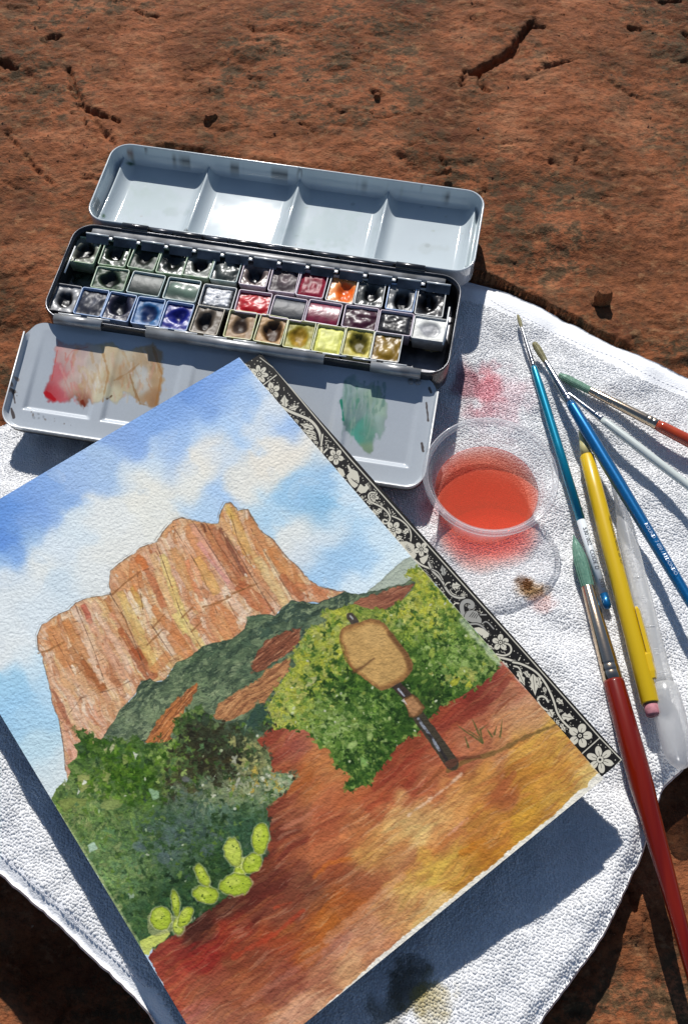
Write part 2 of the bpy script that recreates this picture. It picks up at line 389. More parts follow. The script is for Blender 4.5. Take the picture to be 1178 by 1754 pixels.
def rock_z(X, Y):
    z = _rf(X, Y)
    z = z + 2.6*fbm(X/95, Y/70, 21, 3) + 0.7*fbm(X/24, Y/14, 22, 3, 0.55)
    wx = X + 5*gn(X/18, Y/18, 23); wy = Y + 5*gn(X/15, Y/15, 24)
    q = fbm(wx/34, wy/17, 25, 4, 0.55)*6.5
    lm = sstep(-0.1, 0.5, gn(X/60, Y/45, 29)); z = z + 0.62*lm*(np.floor(q)+sstep(0.8, 1.0, q-np.floor(q)))               # thin broken ledges
    q2 = fbm(wx/15, wy/8, 31, 3, 0.5)*4.0
    z = z + 0.26*(np.floor(q2)+sstep(0.6, 1.0, q2-np.floor(q2)))
    z = z + 0.30*fbm(X/5, Y/4, 26, 3, 0.65)
    z = z - 0.5*sstep(0.35, 0.6, gn(X/6, Y/2.6, 33))*sstep(0, .4, gn(X/30, Y/20, 34))
    return z
CRACKS = [([(908, 48), (895, 66), (882, 85), (868, 100), (850, 112), (828, 124), (806, 130)], 6.0, 9, 0.55), ([(905, 52), (935, 57)], 2.0, 5, 0.6), ([(818, 128), (822, 145), (832, 160)], 2.6, 6, 0.5),
          ([(795, 128), (790, 150)], 2.2, 5, 0.3), ([(985, 105), (965, 110), (930, 122), (915, 128)], 2.0, 4, 0.6), ([(118, 120), (128, 150), (136, 172), (150, 192), (172, 200), (205, 214)], 3.0, 6, 0.7),
          ([(150, 190), (165, 215), (185, 240), (198, 252)], 1.6, 4, 0.7), ([(0, 106), (28, 118)], 4.5, 6, 0.3), ([(82, 68), (104, 64)], 4.0, 5, 0.3), ([(236, 28), (250, 38), (274, 40)], 2.8, 5, 0.6),
          ([(12, 230), (40, 262), (60, 285), (85, 305)], 1.8, 3.5, 0.7), ([(120, 150), (145, 205), (150, 225)], 1.4, 3, 0.6), ([(1075, 48), (1095, 48)], 3.4, 5, 0.3), ([(1130, 3), (1165, 2)], 3, 4, 0.3), ([(1172, 50), (1185, 60)], 4, 5, 0.2),
          ([(1045, 135), (1075, 150), (1105, 162)], 1.3, 3, 0.6), ([(1085, 130), (1100, 155)], 1.5, 3, 0.5), ([(860, 248), (885, 245), (905, 262), (908, 272)], 1.2, 2.5, 0.4), ([(1000, 250), (985, 275)], 1.4, 3, 0.5),
          ([(945, 272), (958, 276)], 3.0, 4, 0.2), ([(757, 275), (763, 282)], 2.4, 4, 0.2), ([(638, 170), (654, 176)], 3.8, 5, 0.2), ([(430, 60), (436, 66)], 3, 4, 0.2), ([(430, 145), (445, 147)], 2.6, 3, 0.2),
          ([(820, 325), (832, 318)], 2.6, 3.5, 0.2), ([(1040, 360), (1058, 378)], 1.5, 3, 0.4), ([(950, 590), (985, 560), (1060, 560)], 5, 6, 0.3), ([(70, 0), (66, 22)], 1.2, 3, 0.5), ([(195, 0), (200, 18)], 1.2, 2.5, 0.5),
          ([(310, 140), (335, 148), (345, 163)], 1.2, 2.5, 0.5), ([(1095, 1500), (1128, 1565), (1150, 1640), (1178, 1740)], 1.6, 4, 0.2), ([(60, 1700), (30, 1754)], 3, 4, 0.2)]
def ax(a, b, st, far):
    c = list(np.arange(a, b, st)); s = st; p = b
    while p < far: c.append(p); s *= 1.28; p += s
    s = st; p = a-st; L = []
    while p > -far: L.append(p); s *= 1.28; p -= s
    return np.array(L[::-1]+c)
gx = ax(-262, 268, 1.1, 9000); gy = ax(-70, 640, 1.1, 9000)
RX, RY = np.meshgrid(gx, gy, indexing='ij'); RZ = np.zeros_like(RX)
near = (np.abs(RX) < 700) & (RY > -500) & (RY < 1100)
RZ[:] = -22+40*fbm(RX/1800, RY/1800, 3, 2)*sstep(600, 3000, np.hypot(RX, RY))
RZ[near] = rock_z(RX[near], RY[near])
fade = sstep(400, 700, np.hypot(RX, RY-300)); RZ = RZ*(1-fade)+(-22+40*fbm(RX/1800, RY/1800, 3, 2))*fade
for P, wd, dp, rgn in CRACKS:
    Q = [unp(x, y, -18) for x, y in P]; Q = [(q.x*1000, q.y*1000) for q in Q]
    x0, x1 = min(q[0] for q in Q)-12, max(q[0] for q in Q)+12; y0, y1 = min(q[1] for q in Q)-12, max(q[1] for q in Q)+12
    m = (RX > x0) & (RX < x1) & (RY > y0) & (RY < y1)
    if not m.any(): continue
    d, t = linedist(RX[m], RY[m], Q)
    wd *= .72; wv = wd/2*(1-0.75*np.abs(2*t-1)**1.5*rgn)*(1+0.5*vn(RX[m]/4, RY[m]/4, 44))+1.1*gn(RX[m]/3, RY[m]/3, 45)+.7*gn(RX[m]/8, RY[m]/8, 46)
    RZ[m] -= dp*0.62*sstep(1.6, -0.9, d-wv)
rc = random.Random(11)
for k in range(70):
    cx_, cy_ = rc.uniform(-250, 250), rc.uniform(440, 640) if k < 50 else rc.uniform(-60, 100)
    q = rc.uniform(-.5, .9); P = [(cx_, cy_)]
    for j in range(rc.randint(2, 4)): q += rc.uniform(-.5, .5); L_ = rc.uniform(3, 9); P.append((P[-1][0]+L_*math.cos(q), P[-1][1]-L_*math.sin(q)))
    x0, x1 = min(p[0] for p in P)-6, max(p[0] for p in P)+6; y0, y1 = min(p[1] for p in P)-6, max(p[1] for p in P)+6
    m = (RX > x0) & (RX < x1) & (RY > y0) & (RY < y1)
    d, t = linedist(RX[m], RY[m], P); RZ[m] -= rc.uniform(.5, 1.8)*sstep(1.0, -.4, d-rc.uniform(.2, .9)*(1-t)-.8*gn(RX[m]/3, RY[m]/3, 47))
tin_c = (-47, 342)
ins = (np.abs(RX) < 330) & (RY > -200) & (RY < 460)
dT = polydist(RX[ins], RY[ins], TEA[::3]); zt = towel_z(RX[ins], RY[ins])-4.5-2.5*vn(RX[ins]/12, RY[ins]/12, 3)**2
RZ[ins] = np.where(dT > -3, np.minimum(RZ[ins], zt-14*sstep(-3, 20, dT)*0), RZ[ins])
# nothing of the rock may rise into the tin, its lid or its flap
def capm(P, z):
    Q = [unp(x, y, z) for x, y in P]; Q = [(q.x*1000, q.y*1000) for q in Q]
    m = (np.abs(RX) < 260) & (RY > 180) & (RY < 520); d = polydist(RX[m], RY[m], Q)
    RZ[m] = np.where(d > -1.5, np.minimum(RZ[m], z), RZ[m])
capm([(200, 243), (838, 330), (810, 475), (140, 378)], -15); capm([(125, 375), (800, 470), (765, 655), (60, 545)], -20); capm([(55, 540), (755, 645), (722, 850), (0, 750)], -27)
V = np.stack([RX.ravel(), RY.ravel(), RZ.ravel()], 1)*MM

def rock_material():
    m = bpy.data.materials.new('red_sandstone'); m.use_nodes = True; N = m.node_tree.nodes; L = m.node_tree.links
    b = N['Principled BSDF']; b.inputs['Roughness'].default_value = 0.85; b.inputs['Specular IOR Level'].default_value = 0.25
    tc = N.new('ShaderNodeTexCoord'); mp = N.new('ShaderNodeMapping'); mp.inputs['Scale'].default_value = (0.8, 1, 1); L.new(tc.outputs['Object'], mp.inputs[0])
    def noise(s, d, r=0.5, v=None):
        n = N.new('ShaderNodeTexNoise'); n.inputs['Scale'].default_value = s; n.inputs['Detail'].default_value = d; n.inputs['Roughness'].default_value = r
        L.new(mp.outputs[0], n.inputs['Vector']); return n
    def ramp(n, pts):
        c = N.new('ShaderNodeValToRGB'); L.new(n.outputs['Fac'], c.inputs[0]); e = c.color_ramp.elements
        e[0].position, e[0].color = pts[0][0], (*pts[0][1], 1); e[1].position, e[1].color = pts[-1][0], (*pts[-1][1], 1)
        for p, cl in pts[1:-1]: k = e.new(p); k.color = (*cl, 1)
        return c
    base = ramp(noise(30, 9, 0.66), [(0.30, (0.115, 0.034, 0.011)), (0.44, (0.20, 0.066, 0.022)), (0.54, (0.285, 0.092, 0.034)), (0.66, (0.385, 0.155, 0.070))])
    fine = ramp(noise(260, 6, 0.75), [(0.32, (0.42, 0.40, 0.38)), (0.5, (0.95, 0.94, 0.92)), (0.68, (1.32, 1.32, 1.28))])
    mx = N.new('ShaderNodeMix'); mx.data_type = 'RGBA'; mx.blend_type = 'MULTIPLY'; mx.inputs['Factor'].default_value = 1.0
    L.new(base.outputs[0], mx.inputs['A']); L.new(fine.outputs[0], mx.inputs['B'])
    lic = ramp(noise(120, 8, 0.78), [(0.46, (0, 0, 0)), (0.56, (1, 1, 1))]); lic2 = ramp(noise(13, 3, 0.55), [(0.40, (0.22, 0.22, 0.22)), (0.54, (1, 1, 1))])
    ml = N.new('ShaderNodeMath'); ml.operation = 'MULTIPLY'; L.new(lic.outputs[0], ml.inputs[0]); L.new(lic2.outputs[0], ml.inputs[1])
    ms = N.new('ShaderNodeMath'); ms.operation = 'MULTIPLY'; ms.inputs[1].default_value = 0.88; L.new(ml.outputs[0], ms.inputs[0])
    m2 = N.new('ShaderNodeMix'); m2.data_type = 'RGBA'; m2.inputs['B'].default_value = (0.055, 0.040, 0.018, 1)
    L.new(ms.outputs[0], m2.inputs['Factor']); L.new(mx.outputs['Result'], m2.inputs['A'])
    och = ramp(noise(160, 5, 0.7), [(0.56, (0, 0, 0)), (0.66, (1, 1, 1))]); mo = N.new('ShaderNodeMath'); mo.operation = 'MULTIPLY'; mo.inputs[1].default_value = 0.45; L.new(och.outputs[0], mo.inputs[0])
    m3 = N.new('ShaderNodeMix'); m3.data_type = 'RGBA'; m3.inputs['B'].default_value = (0.36, 0.19, 0.085, 1); L.new(mo.outputs[0], m3.inputs['Factor']); L.new(m2.outputs['Result'], m3.inputs['A'])
    L.new(m3.outputs['Result'], b.inputs['Base Color'])
    nb = noise(420, 6, 0.7); bp = N.new('ShaderNodeBump'); bp.inputs['Distance'].default_value = 0.0010; L.new(nb.outputs['Fac'], bp.inputs['Height'])
    nb2 = noise(130, 5, 0.65); bp2 = N.new('ShaderNodeBump'); bp2.inputs['Distance'].default_value = 0.0024; L.new(nb2.outputs['Fac'], bp2.inputs['Height'])
    L.new(bp.outputs[0], bp2.inputs['Normal']); L.new(bp2.outputs[0], b.inputs['Normal']); return m
M_rock = rock_material()
tag(fast_mesh('ground', V, grid_faces(len(gx), len(gy)), M_rock), kind='structure')
# a sky dome is the world itself; loose stones lie on the rock
def stone(x, y, z, sx, sy, sz, rz, label, seed):
    c = unp(x, y, z)
    rr = random.Random(seed); V_ = []; F_ = []
    n = 12; rings = []
    for i in range(7):
        t = i/6; zz = -0.6+1.5*t; s_ = (1, 1.05, 1.02, 0.98, 0.93, 0.84, 0.66)[i]; R_ = []
        for k in range(n):
            a = 2*math.pi*k/n; sq = 1/max(abs(math.cos(a)), abs(math.sin(a)))**0.4
            r_ = s_*sq*(1+0.14*math.sin(a*3+seed)+0.13*rr.uniform(-1, 1)); R_.append((sx*MM*r_*math.cos(a)*.5, sy*MM*r_*math.sin(a)*.5, sz*MM*zz*(1+0.08*rr.uniform(-1, 1))))
        rings.append(R_)
    v, f = loft(rings, True, True); o = mesh('stone', v, f, M_rock, smooth=False); o.location = c; o.rotation_euler = (0, 0, rz)
    return tag(o, label, 'stone', 'loose stones on the red rock')
stone(361, 200, -13.5, 8.0, 6.5, 3.0, 0.25, 'small blocky red stone on the rock behind the open lid of the paint tin', 3)
stone(1030, 515, -27, 10, 8, 9, 0.4, 'largest loose red stone, in the dark hollow just beyond the edge of the towel', 5)
stone(766, 292, -15, 4.5, 3.5, 2.2, 0.9, 'flat pale chip of stone on the rock behind the right half of the open lid', 9)
stone(646, 168, -12, 4, 3.5, 3.5, 0.2, 'tiny dark red stone on bare rock above the middle of the open lid', 12)

# loose grit lying on the rock, far too fine to count
gn_ = 2600; GX_ = RNG.uniform(-250, 250, gn_); GY_ = np.concatenate([RNG.uniform(430, 630, 2100), RNG.uniform(-50, 130, 500)]); GR_ = RNG.gamma(2.0, .16, gn_).clip(.15, 1.3)
gi, gj = np.searchsorted(gx, GX_), np.searchsorted(gy, GY_); GZ_ = RZ[gi, gj]; keep = polydist(GX_, GY_, TEA[::3]) < -4; GX_, GY_, GZ_, GR_ = GX_[keep], GY_[keep], GZ_[keep], GR_[keep]; m_ = len(GX_)
base = np.array([[1, 0, -.2], [-.4, .9, -.2], [-.6, -.8, -.2], [.2, .1, .8], [.7, .7, .3]]); gv = base[None]*GR_[:, None, None]*RNG.uniform(.6, 1.3, (m_, 5, 3)); an = RNG.uniform(0, 6.28, m_)
gv = np.stack([gv[..., 0]*np.cos(an)[:, None]-gv[..., 1]*np.sin(an)[:, None]+GX_[:, None], gv[..., 0]*np.sin(an)[:, None]+gv[..., 1]*np.cos(an)[:, None]+GY_[:, None], gv[..., 2]+GZ_[:, None]], -1)
gf = np.array([[0, 4, 3], [4, 1, 3], [1, 2, 3], [2, 0, 3], [0, 1, 4], [0, 2, 1]]); gf = (gf[None]+np.arange(m_)[:, None, None]*5).reshape(-1, 3)
pal = np.array([[.20, .07, .03], [.30, .12, .06], [.12, .05, .03], [.38, .24, .15], [.25, .10, .045]]); gc = np.repeat(pal[RNG.integers(0, 5, m_)], 5, 0)
tag(fast_mesh('rock_grit', gv.reshape(-1, 3)*MM, gf, mat('grit', attr=True, rough=.9), None, False, gc), 'fine loose grit and crumbs scattered over the bare red rock', 'grit', kind='stuff')

# ------------------------------------------------------------------ towel
def towel_col(X, Y, Z):
    px, py = proj(X*MM, Y*MM, Z*MM); c = np.ones(X.shape+(3,))*np.array([0.92, 0.92, 0.92])
    n = vn(px/22, py/22, 61)*0.6+vn(px/10, py/10, 62)*0.35+vn(px/4, py/4, 63)*.12
    def spot(x, y, rx, ry, col, a, rg=0.5, rot=0.0):
        nonlocal c
        co, si = math.cos(rot), math.sin(rot); p = (px-x)*co+(py-y)*si; q = -(px-x)*si+(py-y)*co
        d = np.sqrt((p/rx)**2+(q/ry)**2)+n*rg; k = a*sstep(1.15, 0.45, d); c = c*(1-k[..., None])+np.array(col)*k[..., None]
    spot(838, 668, 30, 46, (0.80, 0.22, 0.27), 0.75); spot(800, 660, 26, 40, (0.45, 0.12, 0.16), 0.7); spot(860, 690, 55, 60, (0.80, 0.50, 0.55), 0.35)
    spot(770, 850, 60, 60, (0.75, 0.35, 0.38), 0.45); spot(840, 935, 95, 30, (0.80, 0.45, 0.48), 0.4)  # pink tinted shadow round the cup, put into the cloth colour
    spot(905, 1005, 36, 22, (0.62, 0.36, 0.10), 0.85, 0.5, 0.5); spot(899, 998, 31, 19, (0.16, 0.055, 0.015), 0.9, 0.6, 0.5); spot(925, 1035, 24, 22, (0.80, 0.42, 0.35), 0.4)
    spot(700, 1690, 46, 56, (0.15, 0.125, 0.07), 0.8); spot(735, 1716, 46, 46, (0.60, 0.48, 0.14), 0.6, 0.5); spot(660, 1740, 40, 40, (0.26, 0.23, 0.16), 0.6)
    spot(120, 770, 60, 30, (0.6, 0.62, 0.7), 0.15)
    return c
gxx = np.arange(TEA[:, 0].min(), TEA[:, 0].max(), 2.1); gyy = np.arange(TEA[:, 1].min(), TEA[:, 1].max(), 2.1)
QX, QY = np.meshgrid(gxx, gyy); QX = QX+RNG.uniform(-.3, .3, QX.shape); QY = QY+RNG.uniform(-.3, .3, QY.shape)
dq = polydist(QX, QY, TEA); k = dq > 1.3; nb = len(TEA)
pts = [Vector(p) for p in TEA.tolist()]+[Vector((a, b)) for a, b in zip(QX[k], QY[k])]
cv, ce, cf, _, _, _ = delaunay_2d_cdt(pts, [(i, (i+1) % nb) for i in range(nb)], [], 1, 1e-5)
cv = np.array([[v.x, v.y] for v in cv]); cf = np.array([list(f) for f in cf if len(f) == 3])
dd = polydist(cv[:, 0], cv[:, 1], TEA[::2]); dd = np.maximum(dd, 0)
cz = towel_z(cv[:, 0], cv[:, 1], dd); n0 = len(cv)
top = np.stack([cv[:, 0], cv[:, 1], cz], 1)
# side drop all round, then an underside
bz = cz[:nb]; ctr = cv.mean(0); out = TEA-np.roll(TEA, 1, 0); nrm = np.stack([out[:, 1], -out[:, 0]], 1); nrm /= np.linalg.norm(nrm, axis=1)[:, None]+1e-9
if polydist(np.array([TEA[0, 0]+nrm[0, 0]]), np.array([TEA[0, 1]+nrm[0, 1]]), TEA)[0] > 0: nrm = -nrm
s1 = np.concatenate([TEA+nrm*0.7, (bz-1.2)[:, None]], 1); s2 = np.concatenate([TEA+nrm*0.3, (bz-3.6)[:, None]], 1); s3 = np.concatenate([TEA-nrm*2.5, (bz-4.2)[:, None]], 1)
TV = np.concatenate([top, s1, s2, s3]); faces = [cf]
for a0, b0 in ((0, n0), (n0, n0+nb), (n0+nb, n0+2*nb)):
    i = np.arange(nb); j = (i+1) % nb; faces += [np.stack([a0+i, b0+i, a0+j], 1), np.stack([a0+j, b0+i, b0+j], 1)]
M_towel = mat('white_cotton', attr=True, var=0.05, vscale=900, rough=0.95, bump=0.35, bscale=1300, spec=0.1)
towel = empty('towel', (0, 0, 0)); tag(towel, 'white terry towel spread over the rock under the paints, with red and brown stains', 'towel')
tw = fast_mesh('cloth', TV*MM, np.concatenate(faces), M_towel, towel, True, towel_col(TV[:, 0], TV[:, 1], TV[:, 2]))
# terry loops, far too many to count: one object
pitch = 1.12; a_ = math.radians(-24)
lx, ly = np.meshgrid(np.arange(-330, 330, pitch), np.arange(-330, 330, pitch)); row = (np.arange(lx.shape[0]) % 2)[:, None]*pitch/2
lx = lx+row; LX = lx*math.cos(a_)-ly*math.sin(a_)+60; LY = lx*math.sin(a_)+ly*math.cos(a_)+180
LX = (LX+RNG.normal(0, .20, LX.shape)).ravel(); LY = (LY+RNG.normal(0, .22, LY.shape)).ravel()
k = (np.abs(LX) < 280) & (LY > -80) & (LY < 420); LX, LY = LX[k], LY[k]; k = polydist(LX, LY, TEA[::2]) > 0.5; LX, LY = LX[k], LY[k]
dl = polydist(LX, LY, TEA[::2]); LZ = towel_z(LX, LY, dl); px, py = proj(LX*MM, LY*MM, LZ*MM)
k = (px > -70) & (px < 1260) & (py > 420) & (py < 1830)
k &= polydist(px, py, BLOCK_PX) < 45; k &= polydist(px, py, [(50, 545), (130, 380), (790, 475), (755, 655), (722, 838), (5, 735)]) < 30
hem1, _ = linedist(px, py, [(772, 474), (838, 487), (925, 520), (1010, 565), (1100, 610), (1178, 643), (1300, 700)])
hem2, _ = linedist(px, py, [(-60, 1445), (0, 1497), (105, 1588), (200, 1678), (250, 1727), (330, 1850)])
k &= (hem1 > 36) & (hem2 > 30); LX, LY, LZ, dl = LX[k], LY[k], LZ[k], dl[k]; n = len(LX)
h_ = 0.43*(1+0.30*RNG.normal(size=n)).clip(.35, 1.7); az = 6.28*RNG.random(n)*0.3+3.5*gn(LX/14, LY/14, 71)+2.0; bend = RNG.uniform(.2, .9, n); el_ = RNG.uniform(.78, 1.25, n)
rings = []
for t, rr_ in ((-0.5, .74), (0.30, .68), (0.78, .42)):
    for q in range(4):
        a = q*math.pi/2+0.6; ox = rr_*math.cos(a)*el_; oy = rr_*math.sin(a)/el_
        rings.append((h_*bend*max(t, 0)*.8+ox, oy, h_*t))
rings.append((h_*bend*.8, 0*h_, h_*1.0))
W3 = np.stack([np.stack(r, 1) for r in rings], 1)             # n,13,3
co, si = np.cos(az)[:, None], np.sin(az)[:, None]
P3 = np.stack([W3[..., 0]*co-W3[..., 1]*si+LX[:, None], W3[..., 0]*si+W3[..., 1]*co+LY[:, None], W3[..., 2]+LZ[:, None]+0.02], -1)
tf = []
for r0 in (0, 4):
    for q in range(4):
        a, b = r0+q, r0+(q+1) % 4; tf += [(a, b, b+4), (a, b+4, a+4)]
for q in range(4): tf.append((8+q, 8+(q+1) % 4, 12))
tf = np.array(tf); FF = (tf[None]+np.arange(n)[:, None, None]*13).reshape(-1, 3)
lc = np.repeat(towel_col(LX, LY, LZ), 13, 0)
M_loop = mat('cotton_loop', attr=True, rough=0.9, spec=0.1)
for _m in (M_loop,):
    _N = _m.node_tree.nodes; _L = _m.node_tree.links; _t = _N.new('ShaderNodeBsdfTranslucent'); _x = _N.new('ShaderNodeMixShader'); _x.inputs[0].default_value = 0.42
    _a = [n for n in _N if n.type == 'ATTRIBUTE'][0]; _L.new(_a.outputs['Color'], _t.inputs[0]); _L.new(_N['Principled BSDF'].outputs[0], _x.inputs[1]); _L.new(_t.outputs[0], _x.inputs[2]); _L.new(_x.outputs[0], _N['Material Output'].inputs['Surface'])
tag(fast_mesh('terry_loops', P3.reshape(-1, 3)*MM, FF, M_loop, towel, True, lc), kind='stuff')
print('terry loops', n)
# seams: short stitches along both hems
M_thread = mat('seam_thread', (0.72, 0.72, 0.76), 0.9)
def seam(P, off=0.0):
    VF = []; Q = []
    for x, y in P:
        z = -25.
        for _ in range(4):
            p = unp(x, y, z); z = float(towel_z(np.array(p.x*1000), np.array(p.y*1000), np.array(8.)))
        Q.append(np.array([p.x*1000, p.y*1000]))
    for a, b in zip(Q[:-1], Q[1:]):
        L_ = np.linalg.norm(b-a); n_ = int(L_/2.3)
        for i in range(n_):
            s_, e_ = a+(b-a)*(i+.12)/n_, a+(b-a)*(i+.88)/n_
            zs = [float(towel_z(np.array(q[0]), np.array(q[1]), np.array(8.))) for q in (s_, e_)]
            m_ = (s_+e_)/2
            VF.append(tube([(s_[0]*MM, s_[1]*MM, (zs[0]-.1)*MM), (m_[0]*MM, m_[1]*MM, (sum(zs)/2+.15)*MM), (e_[0]*MM, e_[1]*MM, (zs[1]-.1)*MM)], [.14*MM, .18*MM, .14*MM], 5))
    v, f = join(*VF); return mesh('seam_stitching', v, f, M_thread, towel)
s_ = seam([(838, 513), (868, 531), (900, 545), (968, 578), (1010, 598), (1049, 611), (1100, 638), (1178, 672), (1230, 695)])
tag(s_, kind='stuff')
s_ = seam([(-20, 1446), (0, 1463), (60, 1516), (110, 1560), (160, 1608), (215, 1658), (250, 1692)]); tag(s_, kind='stuff')

# ------------------------------------------------------------------ paint tin
M_black = mat('black_lacquer', (0.012, 0.012, 0.014), 0.25, coat=0.3)
M_steel = mat('worn_steel', (0.42, 0.42, 0.42), 0.35, 0.45, bump=0.05, bscale=300, var=0.5, vscale=90)
M_steel_d = mat('dark_steel', (0.17, 0.17, 0.18), 0.38, 0.9, var=0.6, vscale=120)
M_rim = mat('worn_rim', (.25, .25, .26), .3, .8, c2=(.05, .05, .055), vscale=60)
M_shelf = mat('grey_tray_metal', (.40, .40, .40), .45, .2, c2=(.20, .20, .20), vscale=150)
M_bright = mat('sunlit_edge_steel', (0.80, 0.80, 0.78), 0.35, 0.25)  # near-white base: sun caught on the steel edges is put into the colour
def enamel(name, c, c2, rough=0.16):
    return mat(name, c, rough, coat=0.5, c2=c2, vscale=22, bump=0.06, bscale=60)
M_lid = enamel('white_enamel', (0.56, 0.60, 0.62), (0.48, 0.53, 0.54))
M_flap_edge = enamel('white_enamel_worn', (0.45, 0.48, 0.51), (0.38, 0.41, 0.44))
BW, BD, BH = 205.5, 63.0, 17.5
ang = math.atan2(-46, 246)
tin = empty('paint_tin', (-45.5*MM, 342*MM, 0), (0, 0, ang))
tag(tin, 'long open enamelled watercolour tin with its lid folded back and palette flap folded out', 'paint tin')
TM = Matrix.Translation((-0.0455, 0.342, 0)) @ Matrix.Rotation(ang, 4, 'Z'); TI = TM.inverted()
def loc(x, y, z): p = TI @ unp(x, y, z); return p.x*1000, p.y*1000
v, f = loft(rr_rings(BW, BD, 11, [(2.5, -BH), (0.6, -BH+0.4), (0, -BH+2), (0, -1.2), (0.3, -0.5), (0.9, -0.5), (0.9, -BH+1)], 8), True, True)
mesh('box_body', v, f, M_black, tin)
P = rrect(BW-0.9, BD-0.9, 10.6, 8); P.append(P[0])
R = [Vector((x*MM, y*MM, -0.35*MM)) for x, y in P]
v, f = tube(R, [0.36*MM]*len(R), 8, False); mesh('box_rim', v, f, M_rim, tin)
v, f = loft(rr_rings(BW-3, BD-3, 10, [(0, -2.4), (0.4, -13), (2, -13.6), (8, -13.6)], 8), False, True)
mesh('pan_tray', v, f, M_steel_d, tin)
# shelf along the hinge side with its bent tabs
v, f = box(-BW/2+9, BW/2-9, 25.6, 30.3, -1.7, -1.2); mesh('tray_shelf', v, f, M_shelf, tin)
def tab(x0, x1, y0, z0, y1, z1, parent, m=M_steel_d):  # same metal as the shelf; the tabs' shade is put into a darker steel
    n_ = Vector((0, z1-z0, -(y1-y0))).normalized()*0.25
    V_ = []
    for s_ in (1, -1):
        V_ += [(x0*MM, (y0+s_*n_.y)*MM, (z0+s_*n_.z)*MM), (x1*MM, (y0+s_*n_.y)*MM, (z0+s_*n_.z)*MM), (x1*MM, (y1+s_*n_.y)*MM, (z1+s_*n_.z)*MM), (x0*MM, (y1+s_*n_.y)*MM, (z1+s_*n_.z)*MM)]
    o = mesh('pan_clip', V_, [(0, 1, 2, 3), (7, 6, 5, 4), (0, 4, 5, 1), (1, 5, 6, 2), (2, 6, 7, 3), (3, 7, 4, 0)], m, parent, False)
    v, f = tube([(x0*MM, y0*MM, (z0+.3)*MM), (x1*MM, y0*MM, (z0+.3)*MM)], [.5*MM]*2, 6); mesh('clip_edge', v, f, M_bright, o); return o  # pale bead painted as the sunlit line along the tab's upper edge
ROW1 = [(146, 428), (198, 433.5), (248.6, 439), (296, 447), (341, 452), (386, 458), (438, 467), (487, 480), (535, 486), (586, 495), (634, 501), (687, 509), (737, 518)]
for i, (x, y) in enumerate(ROW1):
    X, Y = loc(x, y, -3); X = -90+i*15.05
    tab(X-6.0, X+6.2, 25.3, -1.0, 22.2, -4.3, tin)
    if i: v, f = box(X-9.0, X-6.9, 23.8, 25.5, -2.2, -1.5, .1); mesh('clip_edge', v, f, M_bright, tin)
for i in range(12):
    if i in (2, 7): continue
    X = -88+i*15.0
    v, f = tube([((X-6)*MM, -28.2*MM, -1.2*MM), ((X+5.6)*MM, -28.2*MM, -0.9*MM)], [.5*MM]*2, 6); mesh('clip_edge', v, f, M_bright, tin)
for x_, y0, y1 in ((-BW/2+3.4, -2, 16), (BW/2-4.6, -12, 12)):
    v, f = tube([(x_*MM, y0*MM, -1.6*MM), (x_*MM, y1*MM, -1.6*MM)], [.45*MM]*2, 6); mesh('clip_edge', v, f, M_bright, tin)
# silver lips folded over the front rim, bare black rim between them
for xa, ya, xb, yb in ((93, 541, 174, 553), (250, 566, 555, 612), (635, 622, 721, 634)):
    X0 = loc(xa, ya, 0.5)[0]; X1 = loc(xb, yb, 0.5)[0]
    R = []
    for x in (X0, X1):
        R.append([(x*MM, y*MM, z*MM) for y, z in ((-29.3, -2.2), (-29.2, -0.2), (-29.8, 0.7), (-31, 1.0), (-32.3, 0.9), (-33.4, 0.2), (-33.9, -1.0), (-33.9, -2.6), (-33.2, -2.6), (-33.0, -1.0), (-32, 0.1), (-30, -0.2), (-29.8, -2.2))])
    v, f = loft(R, True, True); mesh('rim_lip', v, f, M_steel, tin)
# hinge along the back
for i, (xa, xb) in enumerate(((209, 254), (298, 346), (391, 442), (485, 534), (580, 630), (677, 728))):
    ya = 385+(xa-209)*0.146; X0 = loc(xa, ya, 0.5)[0]; X1 = loc(xb, ya+7, 0.5)[0]
    big = i in (0, 5); r_ = 2.1 if big else 1.6
    v, f = tube([(x*MM, 33.2*MM, -0.6*MM) for x in (X0, X0+.3, X1-.3, X1)], [r_*.8*MM, r_*MM, r_*MM, r_*.8*MM], 14); mesh('hinge_knuckle', v, f, M_black, tin)
    if i < 5:
        X2 = loc((298, 391, 485, 580, 677)[i], ya+14, 0.5)[0]
        v, f = tube([((X1+.4)*MM, 33.4*MM, -0.7*MM), ((X2-.4)*MM, 33.4*MM, -0.7*MM)], [1.25*MM]*2, 12); mesh('hinge_knuckle', v, f, M_steel_d, tin)
# lid: shallow enamel tray with four scooped wells
LW, LD, LX0, LY0 = 207.0, 57.5, 3.4, 63.2
lid = empty('lid'); lid.parent = tin; lid.location = (LX0*MM, LY0*MM, 0); lid.rotation_euler = (0, 0, 0)
v, f = loft(rr_rings(LW, LD, 10.5, [(3, -13.6), (1, -13.2), (0, -12), (0, -0.4)], 8), True, False)
mesh('lid_shell', v, f, M_flap_edge, lid)
P = rrect(LW-0.8, LD-0.8, 10.1, 8); P.append(P[0]); R = [Vector((x*MM, y*MM, -0.25*MM)) for x, y in P]
v, f = tube(R, [0.55*MM]*len(R), 8, False); mesh('lid_rim', v, f, M_lid, lid)
rid = []
LT = Matrix.Translation((LX0*MM, LY0*MM, 0)); LI = (TM @ LT).inverted()
for a, b in (((206, 292), (165, 372)), ((355, 297), (318, 395)), ((511, 322), (478, 420)), ((666, 345), (633, 445))):
    p, q = LI @ unp(*a, -5), LI @ unp(*b, -5); rid.append((p.x*500+q.x*500))
rid.append(LW/2-4.5)
nx, ny = 300, 84
